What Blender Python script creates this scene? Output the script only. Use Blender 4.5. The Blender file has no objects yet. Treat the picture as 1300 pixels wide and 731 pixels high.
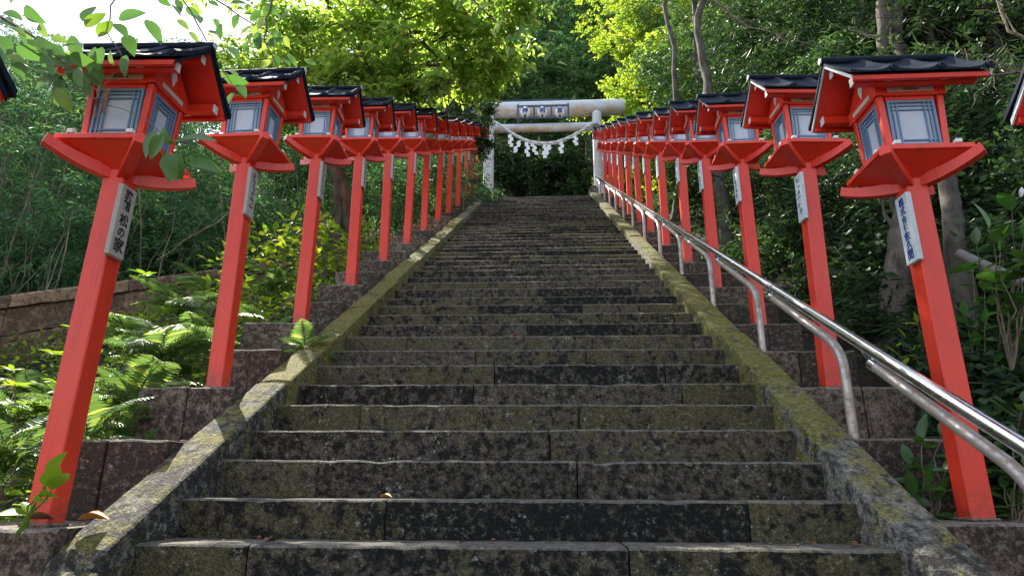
import bpy, math, random
import numpy as np
from mathutils import Vector, Matrix, noise as mnoise
S = bpy.context.scene
COL = S.collection
R = math.radians
random.seed(7)
rng = np.random.default_rng(7)

# ------------------------------------------------------------------ camera
F_PX, PITCH, YAW, ROLL, CAMX, CAMZ = 833.58, 0.2956, -0.0548, 0.0048, 0.163, 0.2161
_cy, _sy, _cp, _sp = math.cos(YAW), math.sin(YAW), math.cos(PITCH), math.sin(PITCH)
FWD = Vector((_sy * _cp, _cy * _cp, _sp))
_r = Vector((_cy, -_sy, 0.0)); _u = _r.cross(FWD)
RGT = _r * math.cos(ROLL) + _u * math.sin(ROLL)
UPV = _u * math.cos(ROLL) - _r * math.sin(ROLL)
CAM = Vector((CAMX, 0.0, CAMZ))
cd = bpy.data.cameras.new('camera'); cam = bpy.data.objects.new('camera', cd); COL.objects.link(cam)
cd.sensor_width = 36.0; cd.lens = F_PX / 1300.0 * 36.0; cd.clip_start = 0.05; cd.clip_end = 2000
M = Matrix((RGT, UPV, -FWD)).transposed().to_4x4(); M.translation = CAM
cam.matrix_world = M
S.camera = cam

def at(px, py, Y):
    """photo pixel -> world point at distance Y up the stair axis"""
    d = FWD + RGT * ((px - 650) / F_PX) - UPV * ((py - 365.5) / F_PX)
    return CAM + d * (Y / d.y)

# ------------------------------------------------------------------ light
SUN = Vector((-0.43, 0.545, 0.72)).normalized()
elev = math.asin(SUN.z); azim = math.atan2(SUN.x, SUN.y)
w = bpy.data.worlds.new('World'); S.world = w; w.use_nodes = True
nt = w.node_tree
sky = nt.nodes.new('ShaderNodeTexSky'); sky.sky_type = 'NISHITA'; sky.sun_disc = False
sky.sun_elevation = elev; sky.sun_rotation = azim % (2 * math.pi)
sky.air_density = 1.0; sky.dust_density = 0.3; sky.ozone_density = 1.0
hs_ = nt.nodes.new('ShaderNodeHueSaturation'); hs_.inputs['Saturation'].default_value = 0.5   # hazy, paler blue
nt.links.new(sky.outputs[0], hs_.inputs['Color']); nt.links.new(hs_.outputs[0], nt.nodes['Background'].inputs[0])
nt.nodes['Background'].inputs[1].default_value = 0.14
sl = bpy.data.lights.new('sun', 'SUN'); so = bpy.data.objects.new('sun', sl); COL.objects.link(so)
sl.energy = 4.6; sl.angle = R(0.5); sl.color = (1.0, 0.94, 0.82)
so.rotation_euler = (-SUN).to_track_quat('-Z', 'Y').to_euler()
S.view_settings.view_transform = 'Standard'; S.view_settings.look = 'None'
S.view_settings.exposure = 1.5; S.view_settings.gamma = 1.0

# ------------------------------------------------------------------ stair measures
W, T_, RI, Y0 = 2.9, 0.3046, 0.1716, 2.673
XL, XR, LY, LZ, RY, RZ = -1.797, 1.929, 2.588, 0.0885, 2.895, 0.1195
NSTEP = 48
YTOP, ZTOP = Y0 + NSTEP * T_, NSTEP * RI
SLOPE = RI / T_
def nose(y): return (y - Y0) * SLOPE

# ------------------------------------------------------------------ materials
MATS = {}
def nodes(name):
    m = bpy.data.materials.new(name); m.use_nodes = True; MATS[name] = m
    n = m.node_tree; b = n.nodes['Principled BSDF']
    return m, n, b
def N(n, t, **kw):
    x = n.nodes.new(t)
    for k, v in kw.items():
        if k.startswith('i_'):
            key = k[2:]
            key = int(key) if key.isdigit() else key.replace('_', ' ')
            x.inputs[key].default_value = v
        else: setattr(x, k, v)
    return x
def L(n, a, b): n.links.new(a, b)
def mix(n, fac, a, b, blend='MIX'):
    x = n.nodes.new('ShaderNodeMix'); x.data_type = 'RGBA'; x.blend_type = blend
    for sock, v in ((x.inputs[0], fac), (x.inputs[6], a), (x.inputs[7], b)):
        if hasattr(v, 'links'): n.links.new(v, sock)
        elif isinstance(v, (int, float)): sock.default_value = v
        else: sock.default_value = (*v, 1.0)
    return x.outputs[2]
def ramp(n, src, lo, hi):
    x = n.nodes.new('ShaderNodeMapRange'); x.inputs[1].default_value = lo; x.inputs[2].default_value = hi
    x.clamp = True; n.links.new(src, x.inputs[0]); return x.outputs[0]
def math_(n, op, a, b=None):
    x = n.nodes.new('ShaderNodeMath'); x.operation = op; x.use_clamp = False
    for i, v in enumerate((a, b)):
        if v is None: continue
        if hasattr(v, 'links'): n.links.new(v, x.inputs[i])
        else: x.inputs[i].default_value = v
    return x.outputs[0]
def gcoord(n):
    return n.nodes.new('ShaderNodeNewGeometry')
def noise_(n, scale, detail=4, rough=0.6, vec=None):
    x = N(n, 'ShaderNodeTexNoise'); x.inputs['Scale'].default_value = scale
    x.inputs['Detail'].default_value = detail; x.inputs['Roughness'].default_value = rough
    if vec is None: vec = gcoord(n).outputs['Position']
    n.links.new(vec, x.inputs['Vector']); return x.outputs['Fac']
def bump(n, b, h, strength, dist):
    x = n.nodes.new('ShaderNodeBump'); x.inputs['Strength'].default_value = strength; x.inputs['Distance'].default_value = dist
    n.links.new(h, x.inputs['Height']); n.links.new(x.outputs[0], b.inputs['Normal'])

def paint(name, col, dirt, rough=0.4, scale=9, amount=0.5, bmp=0.15, coat=0.0, old=False):
    m, n, b = nodes(name)
    f = ramp(n, noise_(n, scale, 6, 0.65), 0.48, 0.75)
    f2 = ramp(n, noise_(n, scale * 6, 3, 0.6), 0.5, 0.8)
    c = mix(n, math_(n, 'MULTIPLY', f, amount), col, dirt)
    c = mix(n, math_(n, 'MULTIPLY', f2, amount * 0.5), c, dirt)
    if old:                     # sun-faded areas, rain streaks, a few chips down to the grey wood, splashes near the foot
        big = noise_(n, 1.7, 3, 0.5)
        c = mix(n, math_(n, 'MULTIPLY', ramp(n, big, 0.42, 0.62), 0.35), c, (0.78, 0.065, 0.03))
        mp = N(n, 'ShaderNodeMapping'); mp.inputs['Scale'].default_value = (1, 1, 0.07); L(n, gcoord(n).outputs['Position'], mp.inputs['Vector'])
        stq = ramp(n, noise_(n, 42, 4, 0.6, mp.outputs[0]), 0.55, 0.75)
        c = mix(n, math_(n, 'MULTIPLY', stq, 0.4), c, (0.30, 0.02, 0.016))
        chip = ramp(n, noise_(n, 26, 5, 0.75), 0.685, 0.70)
        c = mix(n, math_(n, 'MULTIPLY', chip, 0.8), c, (0.52, 0.30, 0.26))
        tcn = n.nodes.new('ShaderNodeTexCoord'); so_ = N(n, 'ShaderNodeSeparateXYZ'); L(n, tcn.outputs['Object'], so_.inputs[0])
        foot = math_(n, 'MULTIPLY', ramp(n, so_.outputs[2], 0.16, 0.0), ramp(n, noise_(n, 22, 5, 0.7), 0.38, 0.6))
        c = mix(n, math_(n, 'MULTIPLY', foot, 0.7), c, (0.10, 0.05, 0.035))
    L(n, c, b.inputs['Base Color']); b.inputs['Roughness'].default_value = rough
    b.inputs['Coat Weight'].default_value = coat; b.inputs['Coat Roughness'].default_value = 0.25
    bump(n, b, noise_(n, 45, 4), bmp, 0.004)
    return m
paint('red_paint', (0.78, 0.042, 0.016), (0.50, 0.028, 0.016), 0.42, 7, 0.45, 0.2, 0.1, True)
paint('white_paint', (0.78, 0.76, 0.74), (0.45, 0.40, 0.36), 0.5, 30, 0.6)
paint('cream_wood', (0.62, 0.50, 0.42), (0.42, 0.30, 0.22), 0.6, 25, 0.6)
paint('brown_wood', (0.28, 0.16, 0.10), (0.16, 0.09, 0.05), 0.6, 25, 0.6)
paint('blue_lattice', (0.15, 0.25, 0.38), (0.08, 0.13, 0.2), 0.5, 20, 0.5)
paint('paper', (0.50, 0.55, 0.64), (0.34, 0.38, 0.46), 0.6, 14, 0.5, 0.05)
paint('roof_tile', (0.008, 0.013, 0.026), (0.022, 0.03, 0.045), 0.72, 12, 0.5, 0.2, 0.0)
MATS['roof_tile'].node_tree.nodes['Principled BSDF'].inputs['Specular IOR Level'].default_value = 0.12
paint('tile_end', (0.55, 0.58, 0.62), (0.2, 0.22, 0.25), 0.5, 40, 0.7)
paint('plate_grey', (0.42, 0.385, 0.34), (0.28, 0.25, 0.22), 0.65, 20, 0.7)
paint('plate_pale', (0.60, 0.66, 0.68), (0.42, 0.45, 0.44), 0.6, 20, 0.6)
paint('ink_black', (0.012, 0.012, 0.015), (0.03, 0.03, 0.03), 0.6, 20, 0.3)
paint('ink_blue', (0.02, 0.045, 0.22), (0.05, 0.08, 0.25), 0.6, 20, 0.3)
paint('frame_navy', (0.035, 0.06, 0.13), (0.08, 0.1, 0.14), 0.5, 30, 0.5)
paint('rope', (0.66, 0.66, 0.68), (0.36, 0.34, 0.34), 0.8, 40, 0.7)
paint('paper_white', (0.82, 0.82, 0.85), (0.6, 0.6, 0.64), 0.8, 15, 0.4)
paint('dry_orange', (0.62, 0.24, 0.03), (0.32, 0.09, 0.02), 0.6, 40, 0.8)
paint('dry_brown', (0.22, 0.09, 0.035), (0.1, 0.045, 0.02), 0.7, 40, 0.8)
paint('dry_red', (0.5, 0.05, 0.025), (0.25, 0.03, 0.02), 0.6, 40, 0.6)
paint('old_bloom', (0.42, 0.33, 0.16), (0.3, 0.33, 0.1), 0.8, 40, 0.8)
paint('weathered_wood', (0.17, 0.155, 0.14), (0.08, 0.07, 0.06), 0.8, 25, 0.8, 0.5)

def torii_mat():
    m, n, b = nodes('torii_white')
    f = ramp(n, noise_(n, 5, 6, 0.7), 0.45, 0.7)
    g = gcoord(n); sep = N(n, 'ShaderNodeSeparateXYZ'); L(n, g.outputs['Normal'], sep.inputs[0])
    under = ramp(n, sep.outputs[2], 0.35, -0.65)        # rust streaks gather along the underside
    rust = math_(n, 'MULTIPLY', under, ramp(n, noise_(n, 2.5, 6, 0.7), 0.32, 0.6))
    c = mix(n, math_(n, 'MULTIPLY', f, 0.3), (0.58, 0.63, 0.70), (0.36, 0.36, 0.38))
    c = mix(n, math_(n, 'MULTIPLY', rust, 0.8), c, (0.50, 0.27, 0.10))
    L(n, c, b.inputs['Base Color']); b.inputs['Roughness'].default_value = 0.55
torii_mat()

def stone(name, dark, mid, moss, lichen, moss_lo=0.45, moss_hi=0.7, top_moss=0.0, chisel=0.5, base_scale=3.0, worn=0.0):
    m, n, b = nodes(name)
    oi = n.nodes.new('ShaderNodeObjectInfo')
    tc = n.nodes.new('ShaderNodeTexCoord')
    sepc = N(n, 'ShaderNodeSeparateColor'); L(n, oi.outputs['Color'], sepc.inputs[0])
    g = gcoord(n); pos = g.outputs['Position']
    off = n.nodes.new('ShaderNodeVectorMath'); off.operation = 'SCALE'; L(n, pos, off.inputs[0])
    off.inputs['Scale'].default_value = 1.0
    add = n.nodes.new('ShaderNodeVectorMath'); add.operation = 'ADD'; L(n, pos, add.inputs[0])
    cmb = n.nodes.new('ShaderNodeCombineXYZ'); L(n, math_(n, 'MULTIPLY', oi.outputs['Random'], 37.0), cmb.inputs[0]); L(n, cmb.outputs[0], add.inputs[1])
    v = add.outputs[0]
    a = noise_(n, base_scale * 1.6, 8, 0.68, v); b2 = noise_(n, base_scale * 5, 8, 0.72, v); c2 = noise_(n, 55, 5, 0.7, v)
    rnd = oi.outputs['Random']
    c = mix(n, ramp(n, math_(n, 'ADD', b2, math_(n, 'MULTIPLY', math_(n, 'SUBTRACT', rnd, 0.5), 0.16)), 0.455, 0.63), dark, mid)
    # moss / algae amount: object colour R channel shifts the threshold stone by stone
    t = math_(n, 'ADD', math_(n, 'MULTIPLY', a, 0.6), math_(n, 'MULTIPLY', b2, 0.4))
    t = math_(n, 'ADD', t, math_(n, 'MULTIPLY', math_(n, 'SUBTRACT', sepc.outputs[0], 0.5), 0.24))
    if top_moss:
        sx = N(n, 'ShaderNodeSeparateXYZ'); L(n, g.outputs['Normal'], sx.inputs[0])
        t = math_(n, 'ADD', t, math_(n, 'MULTIPLY', sx.outputs[2], top_moss))
    mf = ramp(n, t, moss_lo, moss_hi)
    mcol = mix(n, ramp(n, c2, 0.35, 0.65), moss, tuple(x * 0.45 for x in moss))
    c = mix(n, math_(n, 'MULTIPLY', mf, 0.85), c, mcol)
    # pale lichen specks
    sp = math_(n, 'MULTIPLY', ramp(n, noise_(n, 34, 6, 0.8, v), 0.565, 0.64), ramp(n, noise_(n, 6, 6, 0.75, v), 0.44, 0.60))
    c = mix(n, math_(n, 'MULTIPLY', sp, 0.8), c, lichen)
    # fine mineral grain, and upward faces painted paler: lit nosing lines plus foot wear
    c = mix(n, 0.6, c, mix(n, ramp(n, noise_(n, 95, 4, 0.75, v), 0.36, 0.64), (0.22, 0.22, 0.22), (1.95, 1.92, 1.8)), 'MULTIPLY')
    if worn:
        sw = N(n, 'ShaderNodeSeparateXYZ'); L(n, g.outputs['True Normal'], sw.inputs[0])
        wf = math_(n, 'MULTIPLY', ramp(n, sw.outputs[2], 0.25, 0.75), ramp(n, b2, 0.30, 0.52))
        c = mix(n, math_(n, 'MULTIPLY', wf, worn), c, (0.36, 0.335, 0.29))
    L(n, c, b.inputs['Base Color']); b.inputs['Roughness'].default_value = 0.86
    b.inputs['Specular IOR Level'].default_value = 0.3
    mp = N(n, 'ShaderNodeMapping'); mp.inputs['Rotation'].default_value = (0.3, 0.75, 0.2); L(n, v, mp.inputs['Vector'])
    wv = N(n, 'ShaderNodeTexWave'); wv.inputs['Scale'].default_value = 17; wv.inputs['Distortion'].default_value = 9; wv.inputs['Detail'].default_value = 4; wv.inputs['Detail Scale'].default_value = 2.5
    L(n, mp.outputs[0], wv.inputs['Vector'])
    h = math_(n, 'ADD', math_(n, 'MULTIPLY', b2, 1.3), math_(n, 'MULTIPLY', c2, 0.7))
    h = math_(n, 'ADD', h, math_(n, 'MULTIPLY', wv.outputs['Fac'], chisel))
    bump(n, b, h, 0.9, 0.018)
    return m
stone('step_stone', (0.010, 0.009, 0.008), (0.118, 0.104, 0.084), (0.135, 0.126, 0.066), (0.46, 0.46, 0.38), 0.488, 0.56, 0.0, 0.3, 5.0, 0.42)
stone('coping_stone', (0.045, 0.043, 0.038), (0.27, 0.26, 0.235), (0.25, 0.235, 0.045), (0.5, 0.5, 0.43), 0.49, 0.57, 0.045, 0.35, 3.4)
stone('ledge_stone', (0.05, 0.04, 0.033), (0.25, 0.19, 0.15), (0.13, 0.12, 0.05), (0.38, 0.35, 0.3), 0.55, 0.72, 0.0, 0.1, 6.0, 0.5)
stone('wall_stone', (0.13, 0.085, 0.06), (0.38, 0.25, 0.165), (0.13, 0.12, 0.05), (0.36, 0.33, 0.28), 0.56, 0.75, 0.05, 0.15)

def soil_mat():
    m, n, b = nodes('soil')
    a = noise_(n, 1.3, 8, 0.7); c2 = noise_(n, 16, 6, 0.75)
    c = mix(n, ramp(n, c2, 0.35, 0.65), (0.022, 0.016, 0.010), (0.085, 0.06, 0.035))
    c = mix(n, ramp(n, a, 0.45, 0.62), c, (0.018, 0.035, 0.012))
    L(n, c, b.inputs['Base Color']); b.inputs['Roughness'].default_value = 0.95
    bump(n, b, c2, 1.0, 0.08)
soil_mat()

def bark(name, dark, pale, scale=12, blot=0.5):
    m, n, b = nodes(name)
    tc = gcoord(n); mp = N(n, 'ShaderNodeMapping'); mp.inputs['Scale'].default_value = (1, 1, 0.3); L(n, tc.outputs['Position'], mp.inputs['Vector'])
    a = noise_(n, scale, 8, 0.7, mp.outputs[0]); c2 = noise_(n, scale * 0.4, 4, 0.6)
    c = mix(n, ramp(n, a, 0.38, 0.66), dark, pale)
    c = mix(n, math_(n, 'MULTIPLY', ramp(n, c2, 0.5, 0.62), blot), c, (0.12, 0.13, 0.09))
    L(n, c, b.inputs['Base Color']); b.inputs['Roughness'].default_value = 0.9
    bump(n, b, a, 0.9, 0.03)
bark('bark_brown', (0.045, 0.022, 0.016), (0.16, 0.09, 0.065))
bark('bark_grey', (0.05, 0.04, 0.032), (0.20, 0.165, 0.13), 10)
bark('bark_dark', (0.025, 0.02, 0.016), (0.11, 0.09, 0.07), 10)
bark('twig', (0.10, 0.075, 0.05), (0.30, 0.24, 0.17), 30, 0.2)

def metal(name, col, rust, rough, met, amount):
    m, n, b = nodes(name)
    f = math_(n, 'MULTIPLY', ramp(n, noise_(n, 14, 8, 0.75), 0.46, 0.62), amount)
    L(n, mix(n, f, col, rust), b.inputs['Base Color'])
    mt = math_(n, 'SUBTRACT', met, math_(n, 'MULTIPLY', f, met)); L(n, mt, b.inputs['Metallic'])
    L(n, math_(n, 'ADD', math_(n, 'MULTIPLY', f, 0.35), rough), b.inputs['Roughness'])
    bump(n, b, noise_(n, 60, 4), 0.15, 0.003)
metal('steel_rail', (0.72, 0.74, 0.78), (0.25, 0.2, 0.16), 0.13, 1.0, 0.15)
metal('worn_pipe', (0.50, 0.46, 0.42), (0.28, 0.16, 0.09), 0.38, 0.6, 0.75)

def leafmat(name, a, b_, c_, trans=0.4, rough=0.42, spec=0.5):
    m, n, b = nodes(name)
    at_ = n.nodes.new('ShaderNodeAttribute'); at_.attribute_name = 'tint'
    sep = N(n, 'ShaderNodeSeparateColor'); L(n, at_.outputs['Color'], sep.inputs[0])
    oi = n.nodes.new('ShaderNodeObjectInfo')
    c = mix(n, sep.outputs[0], a, b_)
    c = mix(n, math_(n, 'MULTIPLY', sep.outputs[1], sep.outputs[1]), c, c_)
    hs = n.nodes.new('ShaderNodeHueSaturation'); L(n, c, hs.inputs['Color'])
    L(n, math_(n, 'ADD', 0.85, math_(n, 'MULTIPLY', oi.outputs['Random'], 0.3)), hs.inputs['Value'])
    c = hs.outputs[0]
    L(n, c, b.inputs['Base Color']); b.inputs['Roughness'].default_value = rough; b.inputs['Specular IOR Level'].default_value = spec
    tr = n.nodes.new('ShaderNodeBsdfTranslucent')
    tcx = mix(n, 1.0, c, (1.65, 1.65, 1.0), 'MULTIPLY')
    L(n, tcx, tr.inputs['Color'])
    ms = n.nodes.new('ShaderNodeMixShader'); ms.inputs[0].default_value = trans
    L(n, b.outputs[0], ms.inputs[1]); L(n, tr.outputs[0], ms.inputs[2])
    L(n, ms.outputs[0], n.nodes['Material Output'].inputs['Surface'])
leafmat('leaf_cherry', (0.15, 0.26, 0.05), (0.28, 0.39, 0.08), (0.44, 0.46, 0.12), 0.62, 0.45)
leafmat('leaf_near', (0.055, 0.14, 0.035), (0.11, 0.23, 0.05), (0.30, 0.40, 0.08), 0.4, 0.4)
leafmat('leaf_maple', (0.17, 0.28, 0.035), (0.29, 0.38, 0.05), (0.46, 0.46, 0.07), 0.65, 0.5)
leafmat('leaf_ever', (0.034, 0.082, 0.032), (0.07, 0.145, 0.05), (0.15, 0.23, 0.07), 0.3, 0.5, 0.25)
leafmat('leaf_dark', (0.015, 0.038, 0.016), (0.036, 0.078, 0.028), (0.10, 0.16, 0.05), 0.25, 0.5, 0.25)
leafmat('leaf_bamboo', (0.035, 0.095, 0.052), (0.07, 0.165, 0.078), (0.18, 0.28, 0.10), 0.4, 0.6, 0.2)
leafmat('leaf_fern', (0.06, 0.13, 0.045), (0.12, 0.205, 0.065), (0.30, 0.36, 0.10), 0.4, 0.42)
leafmat('leaf_lime', (0.13, 0.24, 0.02), (0.24, 0.36, 0.03), (0.44, 0.44, 0.05), 0.5, 0.4)
leafmat('leaf_broad', (0.03, 0.09, 0.022), (0.06, 0.15, 0.03), (0.12, 0.22, 0.05), 0.3, 0.28)

# ------------------------------------------------------------------ mesh helpers
def lerp(a, b, t): return a + (b - a) * t
class MB:
    def __init__(s): s.v = []; s.f = []; s.sm = []
    def add(s, vs, fs, smooth=False):
        o = len(s.v); s.v.extend([tuple(x) for x in vs]); s.f.extend([tuple(i + o for i in f) for f in fs]); s.sm.extend([smooth] * len(fs))
    def hexa(s, c, ch=0.0):
        """c[i][j][k] 8 corners (Vectors), chamfered by ch"""
        cen = Vector((0, 0, 0))
        for i in (0, 1):
            for j in (0, 1):
                for k in (0, 1): cen += Vector(c[i][j][k]) / 8
        def fixed(fs, vs):
            out = []
            for f in fs:
                p = [Vector(vs[q]) for q in f]
                nrm = (p[1] - p[0]).cross(p[2] - p[1]); mid = sum(p, Vector()) / len(p)
                out.append(f if nrm.dot(mid - cen) >= 0 else tuple(reversed(f)))
            return out
        if ch <= 0:
            vs = [Vector(c[i][j][k]) for i in (0, 1) for j in (0, 1) for k in (0, 1)]
            ix = lambda i, j, k: i * 4 + j * 2 + k
            fs = [(ix(0,0,0), ix(0,1,0), ix(0,1,1), ix(0,0,1)), (ix(1,0,0), ix(1,1,0), ix(1,1,1), ix(1,0,1)),
                  (ix(0,0,0), ix(1,0,0), ix(1,0,1), ix(0,0,1)), (ix(0,1,0), ix(1,1,0), ix(1,1,1), ix(0,1,1)),
                  (ix(0,0,0), ix(1,0,0), ix(1,1,0), ix(0,1,0)), (ix(0,0,1), ix(1,0,1), ix(1,1,1), ix(0,1,1))]
            s.add(vs, fixed(fs, vs)); return
        vs = []; idx = {}
        for i in (0, 1):
            for j in (0, 1):
                for k in (0, 1):
                    P = Vector(c[i][j][k])
                    nb = (Vector(c[1 - i][j][k]), Vector(c[i][1 - j][k]), Vector(c[i][j][1 - k]))
                    dirs = []
                    for q in nb:
                        d = q - P; l = d.length or 1e-6
                        dirs.append(d * (min(ch, l * 0.3) / l))
                    for a in range(3):
                        v = P.copy()
                        for b in range(3):
                            if b != a: v += dirs[b]
                        idx[(i, j, k, a)] = len(vs); vs.append(v)
        fs = []
        for sd in (0, 1):
            fs.append([idx[(sd, 0, 0, 0)], idx[(sd, 1, 0, 0)], idx[(sd, 1, 1, 0)], idx[(sd, 0, 1, 0)]])
            fs.append([idx[(0, sd, 0, 1)], idx[(1, sd, 0, 1)], idx[(1, sd, 1, 1)], idx[(0, sd, 1, 1)]])
            fs.append([idx[(0, 0, sd, 2)], idx[(1, 0, sd, 2)], idx[(1, 1, sd, 2)], idx[(0, 1, sd, 2)]])
        for p in (0, 1):
            for q in (0, 1):
                fs.append([idx[(0, p, q, 1)], idx[(1, p, q, 1)], idx[(1, p, q, 2)], idx[(0, p, q, 2)]])
                fs.append([idx[(p, 0, q, 0)], idx[(p, 1, q, 0)], idx[(p, 1, q, 2)], idx[(p, 0, q, 2)]])
                fs.append([idx[(p, q, 0, 0)], idx[(p, q, 1, 0)], idx[(p, q, 1, 1)], idx[(p, q, 0, 1)]])
                for k in (0, 1): fs.append([idx[(p, q, k, 0)], idx[(p, q, k, 1)], idx[(p, q, k, 2)]])
        s.add(vs, fixed([tuple(f) for f in fs], vs))
    def box(s, lo, hi, ch=0.0):
        c = [[[Vector(((lo, hi)[i][0], (lo, hi)[j][1], (lo, hi)[k][2])) for k in (0, 1)] for j in (0, 1)] for i in (0, 1)]
        s.hexa(c, ch)
    def bar(s, a, b, wx, wz, up=Vector((0, 0, 1)), ch=0.0):
        a = Vector(a); b = Vector(b); d = (b - a).normalized(); sd = d.cross(up).normalized(); u = sd.cross(d)
        c = [[[P + sd * ((j - 0.5) * wx) + u * ((k - 0.5) * wz) for k in (0, 1)] for j in (0, 1)] for P in (a, b)]
        s.hexa(c, ch)
    def tube(s, pts, rad, n=8, caps=True, smooth=True):
        pts = [Vector(p) for p in pts]
        if not hasattr(rad, '__len__'): rad = [rad] * len(pts)
        vs = []; prev = None
        for i, p in enumerate(pts):
            d = (pts[min(i + 1, len(pts) - 1)] - pts[max(i - 1, 0)])
            if d.length < 1e-9: d = Vector((0, 0, 1))
            d.normalize()
            if prev is None:
                ref = Vector((1, 0, 0)) if abs(d.x) < 0.8 else Vector((0, 1, 0))
                u = d.cross(ref).normalized()
            else: u = (prev - d * prev.dot(d)).normalized()
            prev = u; v = d.cross(u)
            for k in range(n):
                a = 2 * math.pi * k / n
                vs.append(p + (u * math.cos(a) + v * math.sin(a)) * rad[i])
        fs = []
        for i in range(len(pts) - 1):
            for k in range(n):
                fs.append((i * n + k, i * n + (k + 1) % n, (i + 1) * n + (k + 1) % n, (i + 1) * n + k))
        s.add(vs, fs, smooth)
        if caps:
            s.add(vs[:n], [tuple(reversed(range(n)))]); s.add(vs[-n:], [tuple(range(n))])
    def mesh(s, name, mat):
        me = bpy.data.meshes.new(name); me.from_pydata(s.v, [], s.f)
        if any(s.sm): me.polygons.foreach_set('use_smooth', s.sm)
        me.materials.append(MATS[mat]); me.update(); return me
    def build(s, name, mat, parent=None, loc=None):
        return link(name, s.mesh(name, mat), parent, loc)
def link(name, data, parent=None, loc=None):
    o = bpy.data.objects.new(name, data); COL.objects.link(o)
    if loc is not None: o.location = loc
    if parent is not None: o.parent = parent
    return o
def tag(o, label=None, cat=None, group=None, kind=None):
    for k, v in (('label', label), ('category', cat), ('group', group), ('kind', kind)):
        if v: o[k] = v
    return o
def empty(name, loc=(0, 0, 0), label=None, cat=None, group=None, kind=None):
    o = bpy.data.objects.new(name, None); COL.objects.link(o); o.location = loc; o.empty_display_size = 0.2
    return tag(o, label, cat, group, kind)
def copy_tree(o, parent=None):
    c = o.copy(); COL.objects.link(c); c.parent = parent
    for ch in list(o.children): copy_tree(ch, c)
    return c
def nz(x, y, z): return mnoise.noise(Vector((x, y, z)))

# ------------------------------------------------------------------ terrain
def terrain(x, y):
    yc = min(max(y, -2.0), YTOP)
    z = nose(yc) - 0.30
    if y < -2: z -= (-2 - y) * 0.04
    if y > 24: z += (min(y, 75) - 24) * 1.12 * min(1.0, max(0.0, (x + 34) / 20.0)) ** 1.5
    if x > 2.5: z += (min(x, 30) - 2.5) * 0.42
    if x < -2.3: z -= min((-2.3 - x) * 0.15, 0.35)
    if x < -6: z += (min(-x, 30) - 6) * 0.28
    a = min(1.0, max(0.0, (abs(x) - 2.4) / 2.0)) if y < 25 else 1.0
    return z + a * 0.25 * nz(x * 0.5, y * 0.5, 3.1) + (1 - a) * -0.1
def ground():
    xs = np.unique(np.concatenate([np.linspace(-120, -14, 14), np.linspace(-14, 14, 71), np.linspace(14, 120, 14)]))
    ys = np.unique(np.concatenate([np.linspace(-90, -4, 12), np.linspace(-4, 34, 96), np.linspace(34, 150, 20)]))
    vs = [(x, y, terrain(x, y)) for y in ys for x in xs]; nx = len(xs)
    fs = [(j * nx + i, j * nx + i + 1, (j + 1) * nx + i + 1, (j + 1) * nx + i) for j in range(len(ys) - 1) for i in range(nx - 1)]
    b = MB(); b.add(vs, fs, True); o = b.build('ground', 'soil'); o['kind'] = 'structure'
ground()

# ------------------------------------------------------------------ rough stones
def loft(name, mat, profile, stations, parent, amp=0.006, seed=0, xform=None, moss=0.5, freq=9.0, edge=()):
    """sweep a closed (a,b) profile along stations; every vertex is pushed by noise"""
    b = MB(); n = len(profile); vs = []
    for s in stations:
        for i, (p, q) in enumerate(profile):
            P = xform(s, p, q)
            k = amp
            f = freq
            P = P + Vector((nz(P.x * f + seed, P.y * f, P.z * f) * k * 0.5, nz(P.x * f, P.y * f + seed, P.z * f + 7) * k, nz(P.x * f + 3, P.y * f, P.z * f + seed) * k))
            if i in edge:                                   # chips knocked out of the arris
                cp_ = max(0.0, nz(P.x * 7 + seed, P.y * 7, P.z * 7 + 9) - 0.32) * 0.02
                P = P + Vector((0, cp_, -cp_))
            vs.append(P)
    m = len(stations); fs = []
    for s in range(m - 1):
        for i in range(n):
            fs.append((s * n + i, s * n + (i + 1) % n, (s + 1) * n + (i + 1) % n, (s + 1) * n + i))
    fs.append(tuple(reversed(range(n)))); fs.append(tuple((m - 1) * n + i for i in range(n)))
    b.add(vs, fs)
    # make the winding outward
    me = b.mesh(name, mat)
    o = link(name, me, parent); o.color = (moss, random.random(), 0, 1)
    return o
def block(name, mat, x0, x1, yf, depth, z0, z1, parent, dx=0.08, amp=0.006, rows=3, moss=0.5, rnd=0.012, sunk=None):
    g = 0.0035
    x0 += g; x1 -= g
    prof = [(yf + depth, z0), (yf + depth, z1)]
    prof += [(yf + rnd * 2.2, z1), (yf + rnd * 0.7, z1 - rnd * 0.25), (yf, z1 - rnd)]
    for r in range(1, rows): prof.append((yf, lerp(z1 - rnd, z0, r / rows)))
    prof.append((yf + 0.002, z0))
    n = max(2, int(round((x1 - x0) / dx)) + 1)
    st = list(np.linspace(x0, x1, n))
    xf = lambda s, p, q: Vector((s, p, q))
    # pull in the vertical end edges a little
    def xf(s, p, q):
        e = min(s - x0, x1 - s)
        return Vector((s, p + (0.006 if e < 1e-6 and p < yf + 0.02 else 0.0), q - (0.003 if e < 1e-6 else 0)))
    if n > 3: st = [x0, x0 + 0.012] + st[1:-1] + [x1 - 0.012, x1]
    return loft(name, mat, prof, st, parent, amp, random.random() * 50, xf, moss, edge=(2, 3, 4))

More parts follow.
